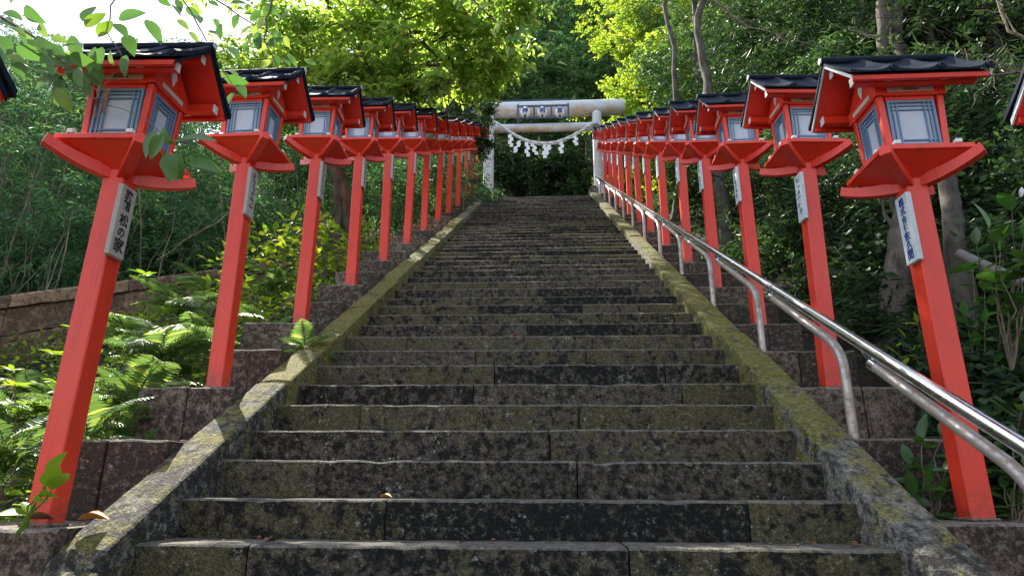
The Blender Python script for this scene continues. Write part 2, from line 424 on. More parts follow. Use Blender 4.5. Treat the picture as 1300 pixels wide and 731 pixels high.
def stairway():
    root = empty('stairway', kind='structure')
    root['label'] = 'long steep flight of dark mossy stone steps up to the white gate'
    px = {0: [150, 315, 798, 1400], 1: [490, 950], 2: [402, 733], 3: [335, 698], 4: [457, 735], 5: [601, 865],
          6: [628, 843], 7: [605, 743], 8: [520, 875], 9: [670, 800], 10: [560, 848], 11: [610, 735]}
    bright = {(4, 0): 0.85, (4, 2): 0.8, (1, 2): 0.75, (2, 0): 0.7, (5, 2): 0.8, (0, 0): 0.75, (6, 0): 0.75, (2, 1): 0.3, (3, 1): 0.55, (1, 1): 0.2, (0, 1): 0.35}
    for n in range(-3, NSTEP + 1):
        y = Y0 + n * T_; z1 = RI * n; z0 = z1 - RI - 0.004
        dy = random.uniform(-0.008, 0.008); dz = random.uniform(-0.006, 0.006)
        st = empty('step', (0, 0, 0)); st.parent = root
        cuts = []
        if n in px:
            for p in px[n]:
                d = FWD + RGT * ((p - 650) / F_PX) - UPV * ((690 - 40 * n - 365.5) / F_PX)
                # intersect with the riser plane, ignoring height
                xx = CAMX + d.x / d.y * y
                if -W / 2 + 0.12 < xx < W / 2 - 0.12: cuts.append(xx)
        if not cuts:
            x = -W / 2 + random.uniform(0.35, 1.1)
            while x < W / 2 - 0.3: cuts.append(x); x += random.uniform(0.6, 1.25)
        cuts = [-W / 2 - 0.02] + sorted(cuts) + [W / 2 + 0.02]
        near = n < 12
        for i in range(len(cuts) - 1):
            ms = bright.get((n, i), random.uniform(0.12, 0.8))
            if n > 30: ms = min(ms, 0.45)
            jit = random.uniform(-0.009, 0.009)
            block('stone_block', 'step_stone', cuts[i], cuts[i + 1], y + dy + jit, T_ + 0.06, z0, z1 + dz + jit * 0.4, st,
                  0.045 if n < 6 else (0.07 if near else 0.16), 0.0045 if near else 0.004, 5 if n < 6 else (3 if near else 2), ms, 0.010)
    # landing slab at the top
    l = empty('landing', (0, 0, 0)); l.parent = root
    ys = YTOP + T_ + 0.065
    while ys < YTOP + 9:
        x = -W / 2 - 0.4
        while x < W / 2 + 0.6:
            x2 = x + random.uniform(0.7, 1.1)
            block('paving_slab', 'step_stone', x, x2, ys, 0.74, ZTOP - 0.2, ZTOP + random.uniform(-0.005, 0.003), l, 0.4, 0.004, 1, 0.4)
            x = x2
        ys += 0.75
stairway()

def coping(side):
    root = empty('stone_balustrade', (side * (W / 2 + 0.11), Y0, 0), None, None, None)
    tag(root, 'low sloping stone kerb with grey top beside the ferns and left lanterns' if side < 0 else
        'low sloping stone kerb coated in yellow green moss beneath the steel handrail', 'stone kerb')
    root.location = (0, 0, 0)
    xi, xo = W / 2, W / 2 + 0.215
    j = [0.9, 1.75, 2.47, 4.02, 4.62, 5.7] if side < 0 else [0.6, 1.5, 2.62, 3.36, 4.1, 4.95, 5.6, 6.5]
    while j[-1] < YTOP - 0.2: j.append(j[-1] + random.uniform(0.7, 1.15))
    j[-1] = YTOP + 0.12
    for a, b in zip(j[:-1], j[1:]):
        off = random.uniform(-0.012, 0.012); top = 0.07 if side > 0 else 0.085
        if side < 0 and b < 2.5: off -= 0.03
        prof = [(xi, -0.42), (xi, -0.15), (xi, top - 0.03), (xi + 0.003, top - 0.006), (xi + 0.012, top), (xi + 0.075, top + 0.004), (xi + 0.14, top + 0.004),
                (xo - 0.022, top - 0.004), (xo - 0.005, top - 0.02), (xo, top - 0.06), (xo, -0.42)]
        nst = max(4, int((b - a) / 0.07))
        st = [a + 0.009] + list(np.linspace(a + 0.028, b - 0.028, nst)) + [b - 0.009]
        def xf(s, p, q, a=a, b=b, off=off):
            e = min(s - a, b - s)
            q2 = q - (0.018 if e < 0.012 and q > 0 else 0)
            return Vector((side * (p + off * 0.5 + (0.006 if (e < 0.01 and p < xi + 0.01) else 0)), s, nose(s) + q2 + off))
        mid = (a + b) / 2
        if side > 0: ms = 0.35 if mid < 3.36 else random.uniform(0.5, 0.88)
        else: ms = 0.4 if mid < 4 else (0.75 if mid < 12 else 0.35)
        if side > 0 and mid > 13: ms = 0.55
        o = loft('coping_stone', 'coping_stone', prof, st, root, 0.004, random.random() * 40, xf, ms, 5.0, edge=(3, 4, 7, 8))
    # rounded newel stone at the top
    nb = MB(); yb = YTOP + 0.25; pts = []
    prof = []
    cx_ = side * (W / 2 + 0.11)
    n = 9; out = [(-0.13, 0.0)] + [(-0.13, 0.30)] + [(-0.13 * math.cos(math.pi * k / n), 0.30 + 0.13 * math.sin(math.pi * k / n)) for k in range(1, n)] + [(0.13, 0.30), (0.13, 0.0)]
    vs = [Vector((cx_ + p, yb + s, ZTOP + q - 0.05)) for s in (-0.1, 0.1) for p, q in out]; m = len(out)
    nb.add(vs, [tuple(range(m)), tuple(reversed(range(m, 2 * m)))] + [(i, m + i, m + (i + 1) % m, (i + 1) % m) for i in range(m)])
    o = nb.build('newel_stone', 'coping_stone', root); o.color = (0.4, 0.5, 0, 1)
coping(-1); coping(1)

def ledge(side):
    root = empty('side_ledge', (0, 0, 0), kind='structure')
    root['label'] = 'stepped stone ledge carrying the %s lanterns' % ('left' if side < 0 else 'right')
    by, bz = (LY, LZ) if side < 0 else (RY, RZ)
    for m in range(-3, 25):
        yf = by - 0.10 + 2 * T_ * m; z1 = bz + 2 * RI * m - 0.002 - (0.022 if m <= 0 else 0)
        xo = (2.13 if side < 0 else 2.24) + random.uniform(-0.05, 0.12)
        if m <= 0: xo = 2.62 if side > 0 else 2.35
        if m == 1 and side > 0: xo = 2.36
        xi = W / 2 + 0.20
        cuts = [xi, xo]
        if random.random() < 0.4 or m == 2: cuts = [xi, lerp(xi, xo, random.uniform(0.4, 0.6)), xo]
        for i in range(len(cuts) - 1):
            a, b = cuts[i], cuts[i + 1]
            if side < 0: a, b = -b, -a
            block('ledge_block', 'ledge_stone', a, b, yf + random.uniform(-0.01, 0.01), 2 * T_ + 0.12, z1 - 2 * RI - 0.05, z1, root,
                  0.05 if m < 6 else 0.15, 0.008, 4 if m < 6 else 2, random.uniform(0.2, 0.7), 0.012)
ledge(-1); ledge(1)

def retaining_wall():
    root = empty('retaining_wall', (0, 0, 0), 'low brown stone retaining wall with flat capstones behind the ferns', 'wall')
    P = [(-6.4, 3.3, 0.85), (-5.85, 4.5, 1.38), (-5.2, 5.95, 2.0), (-4.2, 7.9, 2.9), (-3.25, 9.8, 3.78), (-2.6, 11.6, 4.65)]
    for i in range(len(P) - 1):
        a, b = Vector(P[i]), Vector(P[i + 1]); n = max(1, round((b - a).length / 1.05))
        for k in range(n):
            p, q = a.lerp(b, k / n), a.lerp(b, (k + 1) / n); g = (q - p).normalized() * 0.006
            p, q = p + g, q - g; sd = (q - p).cross(Vector((0, 0, 1))).normalized()
            def seg(name, w_, zt, zb, moss, amp):
                prof = [(w_, zb), (w_, lerp(zb, zt, .5)), (w_, zt - 0.02), (w_ - 0.02, zt), (0.02 - w_, zt), (-w_, zt - 0.02), (-w_, lerp(zb, zt, .5)), (-w_, zb)]
                return loft(name, 'wall_stone', prof, list(np.linspace(0, 1, 9)), root, amp, random.random() * 30,
                            lambda s, u, v: p.lerp(q, s) + sd * u + Vector((0, 0, v)), moss, 6.0)
            seg('capstone', 0.17, 0.0, -0.13, random.uniform(0.2, 0.6), 0.012)
            seg('wall_block', 0.13, -0.134, -0.42, random.uniform(0.2, 0.7), 0.014)
            seg('wall_block', 0.135, -0.426, -0.95, random.uniform(0.2, 0.7), 0.014)
retaining_wall()

# ------------------------------------------------------------------ text
def text_mesh(s, size, mat, name, extrude=0.0008, offset=0.0):
    cu = bpy.data.curves.new(name, 'FONT'); cu.body = s; cu.size = size; cu.extrude = extrude; cu.offset = offset
    cu.align_x = 'CENTER'; cu.align_y = 'CENTER'; cu.resolution_u = 2
    o = bpy.data.objects.new(name, cu); COL.objects.link(o)
    bpy.context.view_layer.update()
    dg = bpy.context.evaluated_depsgraph_get()
    me = bpy.data.meshes.new_from_object(o.evaluated_get(dg)); COL.objects.unlink(o); bpy.data.objects.remove(o)
    me.materials.clear(); me.materials.append(MATS[mat]); return me

# ------------------------------------------------------------------ lantern
def make_lantern(side):
    """side -1: left row (stairs towards +x), +1: right row. s mirrors so the plate faces the stairs"""
    s = side
    root = empty('shrine_lantern')
    X = lambda x: x * s                       # authored for the right row: stairs on -x
    def box(b, lo, hi, ch=0.003):
        x0, x1 = sorted((X(lo[0]), X(hi[0]))); b.box((x0, lo[1], lo[2]), (x1, hi[1], hi[2]), ch)
    def one(name, mat, lo, hi, ch=0.003, parent=root):
        b = MB(); box(b, lo, hi, ch); return b.build(name, mat, parent)
    one('post', 'red_paint', (-0.05, -0.05, -0.002), (0.05, 0.05, 1.53), 0.005)
    one('post_footing', 'ledge_stone', (-0.062, -0.062, -0.03), (0.062, 0.062, 0.010), 0.006)
    # diagonal upswept arms
    for sx in (-1, 1):
        for sy in (-1, 1):
            d = Vector((sx * 0.70, sy * 0.72, 0)).normalized(); sd = Vector((-d.y, d.x, 0)) * 0.024
            top = [(0.03, 1.54), (0.08, 1.545), (0.14, 1.553), (0.20, 1.566), (0.25, 1.581), (0.283, 1.595), (0.304, 1.606)]
            bot = [(0.03, 1.484), (0.08, 1.488), (0.14, 1.499), (0.20, 1.515), (0.25, 1.533), (0.29, 1.549), (0.316, 1.562)]
            b = MB(); vs = []
            for (r1, z1), (r2, z2) in zip(top, bot):
                for r_, z_ in ((r1, z1), (r2, z2)):
                    for e in (-1, 1):
                        p = d * r_ + sd * e; vs.append((p.x, p.y, z_))
            fs = []
            for i in range(6):
                o = i * 4; q = o + 4
                fs += [(o, o + 1, q + 1, q), (o + 2, q + 2, q + 3, o + 3), (o, q, q + 2, o + 2), (o + 1, o + 3, q + 3, q + 1)]
            fs += [(0, 2, 3, 1), (24, 25, 27, 26)]
            b.add(vs, fs)
            arm = b.build('bracket_arm', 'red_paint', root)
            if side < 0 and sx < 0:
                p = [Vector((vs[i][0], vs[i][1], vs[i][2])) + d * 0.004 for i in (24, 25, 27, 26)]
                e = MB(); e.add(p + [q - d * 0.003 for q in p], [(0, 1, 2, 3), (0, 4, 5, 1), (1, 5, 6, 2), (2, 6, 7, 3), (3, 7, 4, 0)]); e.build('white_tip', 'white_paint', arm)
    # flared underside between rim and post
    b = MB(); rx, ry_, zt = 0.195, 0.185, 1.602
    vt = [(-rx, -ry_, zt), (rx, -ry_, zt), (rx, ry_, zt), (-rx, ry_, zt)]; vb = [(-0.05, -0.05, 1.525), (0.05, -0.05, 1.525), (0.05, 0.05, 1.525), (-0.05, 0.05, 1.525)]
    b.add(vt + vb, [(i, (i + 1) % 4, 4 + (i + 1) % 4, 4 + i) for i in range(4)] + [(3, 2, 1, 0), (4, 5, 6, 7)])
    b.build('tray', 'red_paint', root)
    b = MB()
    box(b, (-0.205, -0.195, 1.602), (0.205, -0.155, 1.628)); box(b, (-0.205, 0.155, 1.602), (0.205, 0.195, 1.628))
    box(b, (-0.2045, -0.1545, 1.6025), (-0.165, 0.1545, 1.6275)); box(b, (0.165, -0.1545, 1.6025), (0.2045, 0.1545, 1.6275))
    box(b, (-0.164, -0.154, 1.608), (0.164, 0.154, 1.62), 0.0)
    b.build('tray_rim', 'red_paint', root)
    # white nail caps on the rim
    for x in (-0.135, 0.135):
        for y in (-0.186, 0.186):
            one('peg', 'white_paint', (x - 0.015, y - 0.012, 1.6285), (x + 0.015, y + 0.012, 1.648), 0.002)
    for y in (-0.10, 0.10):
        one('peg', 'white_paint', (-0.199, y - 0.013, 1.6285), (-0.175, y + 0.013, 1.648), 0.002)
    # body
    zb, zt2 = 1.629, 1.985; hb, ht = (0.142, 0.122), (0.158, 0.132); pw = 0.03
    for sx in (-1, 1):
        for sy in (-1, 1):
            b = MB(); c = []
            for i in (0, 1):
                row = []
                for j in (0, 1):
                    col = []
                    for (hx, hy), z in ((hb, zb), (ht, zt2)):
                        col.append(Vector((sx * (hx - (pw if i == 0 else 0)), sy * (hy - (pw if j == 0 else 0)), z)))
                    row.append(col)
                c.append(row)
            b.hexa(c, 0.003); b.build('corner_post', 'red_paint', root)
    b = MB(); box(b, (-0.137, -0.117, 1.64), (0.137, 0.117, 1.70), 0); 
    # rails between corner posts, top plates and pale strips, windows on four faces
    def face_tf(k):
        # local (u across, v out, z) -> world for the four faces
        if k == 0: return lambda u, v, z: Vector((u, -v, z))
        if k == 1: return lambda u, v, z: Vector((u, v, z))
        if k == 2: return lambda u, v, z: Vector((-v, u, z))
        return lambda u, v, z: Vector((v, u, z))
    def fbox(b, tf, u0, u1, v0, v1, z0, z1, ch=0.0, lean=0.0, zr=1.64):
        c = [[[tf(u, v + lean * (z - zr), z) for z in (z0, z1)] for v in (v0, v1)] for u in (u0, u1)]
        b.hexa(c, ch)
    for k in range(4):
        tf = face_tf(k); hw = 0.142 if k < 2 else 0.122; out = 0.122 if k < 2 else 0.142; lean = (0.008 if k < 2 else 0.011) / 0.35
        b = MB(); fbox(b, tf, -hw + 0.028, hw - 0.028, out - 0.026, out - 0.003, 1.6295, 1.644, 0.002, lean)
        fbox(b, tf, -hw + 0.028, hw - 0.028, out - 0.026, out - 0.003, 1.900, 1.918, 0.002, lean); b.build('sill_rail', 'red_paint', root)
        b = MB(); fbox(b, tf, -hw - 0.022, hw + 0.022, out - 0.022, out + 0.012, 1.9185, 1.980, 0.002, lean); b.build('head_rail', 'red_paint', root)
        b = MB(); fbox(b, tf, -hw + 0.035, hw - 0.035, out + 0.0125, out + 0.0165, 1.934, 1.957, 0.0, lean); st = b.build('pale_strip', 'cream_wood', root)
        if k < 2:
            b = MB(); fbox(b, tf, -0.035, 0.035, out + 0.0167, out + 0.019, 1.9395, 1.951, 0.0, lean); b.build('handle', 'brown_wood', st)
        wu = hw - 0.031; z0, z1 = 1.6445, 1.8995
        win = MB(); fbox(win, tf, -wu, wu, out - 0.022, out - 0.017, z0, z1, 0.0, lean); wo = win.build('window', 'paper', root)
        fr = MB(); t = 0.012
        fbox(fr, tf, -wu, -wu + t, out - 0.0168, out - 0.004, z0, z1, 0, lean); fbox(fr, tf, wu - t, wu, out - 0.0168, out - 0.004, z0, z1, 0, lean)
        fbox(fr, tf, -wu + t, wu - t, out - 0.0168, out - 0.0045, z0, z0 + t, 0, lean); fbox(fr, tf, -wu + t, wu - t, out - 0.0168, out - 0.0045, z1 - t, z1, 0, lean)
        fr.build('frame', 'blue_lattice', wo)
        la = MB()
        for d in (0.026, 0.047):
            for sg in (-1, 1):
                u = sg * (wu - d); fbox(la, tf, u - 0.0035, u + 0.0035, out - 0.0167, out - 0.008, z0 + t, z1 - t, 0, lean)
            for z in (z0 + d, z1 - d): fbox(la, tf, -wu + t, wu - t, out - 0.0166, out - 0.0085, z - 0.0035, z + 0.0035, 0, lean)
        la.build('lattice', 'blue_lattice', wo)
    # beams below the roof (along x) with white ends
    for y, z in ((-0.176, 1.972), (0.176, 1.972), (0.0, 2.140)):
        hl = 0.282
        bm = one('roof_beam', 'red_paint', (-hl, y - 0.02, z - 0.02), (hl, y + 0.02, z + 0.02), 0.002)
        for e in (-1, 1):
            lo = (e * hl if e > 0 else -hl - 0.004, y - 0.019, z - 0.021); hi = (hl + 0.004 if e > 0 else -hl, y + 0.019, z + 0.021)
            one('beam_end', 'white_paint', lo, hi, 0.0, bm)
    for x in (-0.125, 0.125):
        cr = one('cross_beam', 'red_paint', (x - 0.016, -0.2005, 1.9565), (x + 0.016, 0.2005, 1.9795), 0.002)
        for e in (-1, 1):
            one('beam_end', 'white_paint', (x - 0.0155, (0.2005 if e > 0 else -0.205), 1.955), (x + 0.0155, (0.205 if e > 0 else -0.2005), 1.981), 0, cr)
    # gable wall at each end with pendant board
    for e in (-1, 1):
        b = MB(); x = e * 0.148; hx = 0.006
        v = [(x - hx, -0.16, 1.981), (x - hx, 0.16, 1.981), (x - hx, 0, 2.135), (x + hx, -0.16, 1.981), (x + hx, 0.16, 1.981), (x + hx, 0, 2.135)]
        b.add(v, [(0, 2, 1), (3, 4, 5), (0, 1, 4, 3), (1, 2, 5, 4), (2, 0, 3, 5)]); gw = b.build('gable_board', 'red_paint', root)
        b = MB(); xx = x + e * 0.0085
        pts = [(-0.024, 2.04), (0, 2.085), (0.024, 2.04), (0.0, 1.985)]
        vs = [(xx - 0.002, p, q) for p, q in pts] + [(xx + 0.002, p, q) for p, q in pts]
        b.add(vs, [(3, 2, 1, 0), (4, 5, 6, 7)] + [(i, (i + 1) % 4, 4 + (i + 1) % 4, 4 + i) for i in range(4)]); b.build('pendant', 'white_paint', gw)
    # roof boards (red underside) and tiles
    zr, ze, ye, hx = 2.180, 1.950, 0.243, 0.308
    for e in (-1, 1):
        b = MB()
        c = [[[Vector((x, y * e, z + dz)) for dz in (0, 0.014)] for y, z in ((0.001, zr), (ye, ze))] for x in (-hx, hx)]
        b.hexa(c, 0.0); b.build('roof_board', 'red_paint', root)
        b = MB()                                                            # eave fascia
        b.box((-hx + 0.004, min(e * (ye - 0.022), e * (ye - 0.002)), ze - 0.008), (hx - 0.004, max(e * (ye - 0.022), e * (ye - 0.002)), ze + 0.013), 0.002); b.build('fascia', 'red_paint', root)
        # tiled slope: three wavy pantiles, each its own part
        tw = (2 * hx + 0.03) / 3
        for k in range(3):
            x0 = -hx - 0.015 + k * tw; b = MB(); nu, nv = 13, 5; vs = []
            for layer in (0, 1):
                for i in range(nu):
                    u = i / (nu - 1); prof = 0.019 * math.exp(-((u - 0.90) / 0.11) ** 2) - 0.010 * math.sin(math.pi * min(1, u / 0.85)) + 0.004
                    for j in range(nv):
                        v_ = j / (nv - 1); y = lerp(-0.002, ye + 0.018, v_); z = lerp(zr + 0.016, ze + 0.018, v_) - 0.010 * math.sin(math.pi * v_)
                        up = 0.013 + prof + 0.003 * (1 if j == 4 else 0)
                        vs.append((x0 + u * tw * 1.005, e * y, z + (up if layer else 0.001 + min(prof, 0) * 0.0)))
            nn = nu * nv; fs = []
            for i in range(nu - 1):
                for j in range(nv - 1):
                    a = i * nv + j; q = (a, a + 1, a + nv + 1, a + nv)
                    fs.append(tuple(nn + t for t in (q if e < 0 else reversed(q)))); fs.append(tuple(reversed(q)) if e < 0 else q)
                a = i * nv + nv - 1; fs.append((a, a + nv, nn + a + nv, nn + a) if e < 0 else (a, nn + a, nn + a + nv, a + nv))
            for i in (0, nu - 1):
                for j in range(nv - 1):
                    a = i * nv + j; fs.append((a, nn + a, nn + a + 1, a + 1) if i == 0 else (a, a + 1, nn + a + 1, nn + a))
            b.add(vs, fs, False); tl = b.build('roof_tile', 'roof_tile', root)
            if k != 1 or True:
                xr = x0 + tw * 0.90; bb = MB(); bb.tube([(xr, e * (ye + 0.0185), ze + 0.036), (xr, e * (ye + 0.026), ze + 0.035)], 0.013, 8); bb.build('tile_end', 'roof_tile', tl)
        # verge edge
        for q in (-1, 1):
            b = MB(); x = q * (hx + 0.002)
            c = [[[Vector((x + q * i * 0.006, y * e, z + dz)) for dz in (-0.004, 0.016)] for y, z in ((0.0, zr), (ye, ze))] for i in (0, 1)]
            b.hexa(c, 0.0); b.build('verge_board', 'roof_tile' if side < 0 else 'tile_end', root)
    b = MB(); b.tube([(-hx - 0.02, 0, zr + 0.037), (hx + 0.02, 0, zr + 0.037)], 0.020, 10); rt = b.build('ridge_tile', 'roof_tile', root)
    for e in (-1, 1):
        b = MB(); b.tube([(e * (hx + 0.0205), 0, zr + 0.037), (e * (hx + 0.026), 0, zr + 0.037)], 0.017, 10); b.build('ridge_end', 'tile_end', rt)
    return root
def add_plate(root, side, kind):
    """name board on the face of the post towards the stairs"""
    xo = 0.0505; x0, x1 = xo, xo + 0.024
    if side > 0: x0, x1 = -x1, -x0
    b = MB(); b.box((x0, -0.075, 1.112), (x1, 0.027, 1.445), 0.003)
    pl = b.build('name_board', 'plate_grey' if side < 0 else 'plate_pale', root)
    fx = (x1 + 0.001) if side < 0 else (x0 - 0.001)
    rot = (R(90), 0, R(90) if side < 0 else R(-90))
    yc = -0.024
    if kind in ('L0', 'R0'):
        chars, sizes, ink = ('旅館松の家', (.052, .052, .060, .052, .070), 'ink_black') if kind == 'L0' else ('株式会社佐久間', (.046, .044, .040, .038, .046, .042, .054), 'ink_blue')
        zz = 1.427 if kind == 'L0' else 1.429; gap = (0.0, 0.0, 0.016, 0.002, 0.004) if kind == 'L0' else (0, 0, 0, 0, .004, 0, .002)
        for ch, sz, g in zip(chars, sizes, gap):
            zz -= g; sz *= 0.95
            me = text_mesh(ch, sz * (1.06 if side < 0 else 1.03), ink, 'letter', 0.0006, 0.0013)
            o = link('letter', me, pl); o.rotation_euler = rot; o.location = (fx, yc + random.uniform(-.002, .002), zz - sz * 0.48)
            zz -= sz * (1.03 if kind == 'L0' else 1.02)
    else:                                       # weathered brush marks, too worn to read
        b = MB(); z = 1.42
        while z > 1.165:
            for k in range(random.randint(4, 6)):
                y = yc + random.uniform(-0.018, 0.018); zc = z - random.uniform(0, 0.03); a = random.choice((0, 0, 1.5, 0.8, -0.7)); l = random.uniform(.006, .018)
                p = Vector((fx, y - math.cos(a) * l, zc - math.sin(a) * l)); q = Vector((fx, y + math.cos(a) * l, zc + math.sin(a) * l))
                b.bar(p, q, 0.0016, random.uniform(.003, .006), Vector((1, 0, 0)).cross((q - p).normalized()))
            z -= 0.045
        b.build('brush_marks', 'ink_black' if side < 0 else 'ink_blue', pl)
WORDS = {2: 'second', 3: 'third', 4: 'fourth', 5: 'fifth', 6: 'sixth', 7: 'seventh', 8: 'eighth', 9: 'ninth', 10: 'tenth', 11: 'eleventh', 12: 'twelfth', 13: 'thirteenth'}
for side in (-1, 1):
    proto = make_lantern(side)
    by, bz, bx = (LY, LZ, XL - 0.03) if side < 0 else (RY, RZ, XR - 0.01)
    row = 'left' if side < 0 else 'right'
    far = None
    for k in range(-1, 13):
        o = proto if k == -1 else copy_tree(proto)
        o.location = (bx + (random.uniform(-.012, .012) if k > 1 else 0) + ((0.105 if side > 0 else 0.06) if k == -1 else 0), by + 0.06 + 4 * T_ * k, bz + 4 * RI * k + 0.002 - (0.022 if k <= 0 else 0))
        o.rotation_euler = (R(random.uniform(-.9, .9)), R(random.uniform(-.8, .8)), R(random.uniform(-2.5, 2.5)) if k > 0 else 0)
        if k == 0 and side < 0: o.rotation_euler = (0, R(1.4), 0)
        o['group'] = 'red shrine lanterns along the %s side of the stairs' % row; o['category'] = 'lantern'
        if k == -1: lab = 'red lantern cut off at the %s edge, only its roof corner showing' % row
        elif k == 0: lab = ('tall red lantern behind hanging leaves, board with black lettering, beside the lowest left kerb' if side < 0 else
                            'tall red lantern behind the shiny handrail, pale board with blue lettering on its post')
        elif k == 12: lab = 'last and smallest red lantern of the %s row, at the white gate' % row
        else: lab = '%s whole red lantern of the %s row counted up from the bottom' % (WORDS[k + 1], row)
        o['label'] = lab
    # boards after copying, so each lantern has its own
    for k, o in enumerate([x for x in list(COL.objects) if x.name.startswith('shrine_lantern') and x.get('group', '').find(row) >= 0]):
        kk = round((o.location.y - by - 0.06) / (4 * T_))
        add_plate(o, side, ('L0' if side < 0 else 'R0') if kk == 0 else 'x')

# ------------------------------------------------------------------ handrail
def handrail():
    root = empty('handrail', (0, 0, 0), 'shiny steel handrail on bent worn pipe posts along the right kerb', 'handrail')
    x = 1.685; rz = lambda y: 0.657 + SLOPE * (y - 2.79) - 0.004 * max(0, y - 3)
    ends = []
    yb0 = 3.43 - 2 * 4 * T_
    k = 0; seams = [0.3]
    for k in range(0, 14):
        yb = yb0 + k * 4 * T_ * 1.0
        if yb > YTOP - 0.3: break
        zb = nose(yb) - 0.02; p = [Vector((x, yb, zb))]
        hgt = rz(yb) - nose(yb) - 0.15
        p += [Vector((x, yb, zb + hgt * 0.5)), Vector((x, yb, zb + hgt - 0.07))]
        A = Vector((x, yb, nose(yb) + hgt - 0.05)); B = Vector((x, yb + 0.14, nose(yb) + hgt + 0.13))
        for t in (0.15, 0.35, 0.55, 0.75, 0.95):
            C = Vector((x, yb + 0.01, nose(yb) + hgt + 0.045)); q = A * (1 - t) ** 2 + C * 2 * t * (1 - t) + B * t * t; p.append(q)
        ye = yb + 0.90; E = Vector((x - 0.002, ye, rz(ye) - 0.072)); p += [B.lerp(E, 0.35), B.lerp(E, 0.7), E]
        b = MB(); b.tube(p, 0.0245, 12); sp = b.build('support_pipe', 'worn_pipe', root)
        d = (E - B).normalized(); b = MB(); b.tube([E - d * 0.02, E + d * 0.03], 0.0275, 12); b.tube([E + d * 0.005, Vector((x, ye + 0.01, rz(ye) - 0.02))], 0.009, 8)
        b.bar(E + d * 0.03 + Vector((0, 0, 0.018)), E + d * 0.10 + Vector((0, 0, 0.036)), 0.03, 0.006); b.build('bracket', 'steel_rail', sp)
        b = MB(); b.tube([(x, yb, zb - 0.01), (x, yb, zb + 0.012)], 0.036, 12); b.build('base_ring', 'worn_pipe', sp)
        if k % 2 == 0: seams.append(ye + 0.02)
    seams.append(YTOP + 0.75)
    for a, c in zip(seams[:-1], seams[1:]):
        b = MB(); n = max(2, int((c - a) / 0.4)); b.tube([(x + 0.004 * nz(y, 0, 5), y, rz(y) + 0.004 * nz(y * .8, 2, 0)) for y in np.linspace(a, c, n)], 0.0285, 16); r = b.build('rail', 'steel_rail', root)
        b = MB(); b.tube([(x, c - 0.05, rz(c - 0.05)), (x, c + 0.05, rz(c + 0.05))], 0.0315, 16); b.build('sleeve', 'steel_rail', r)
handrail()

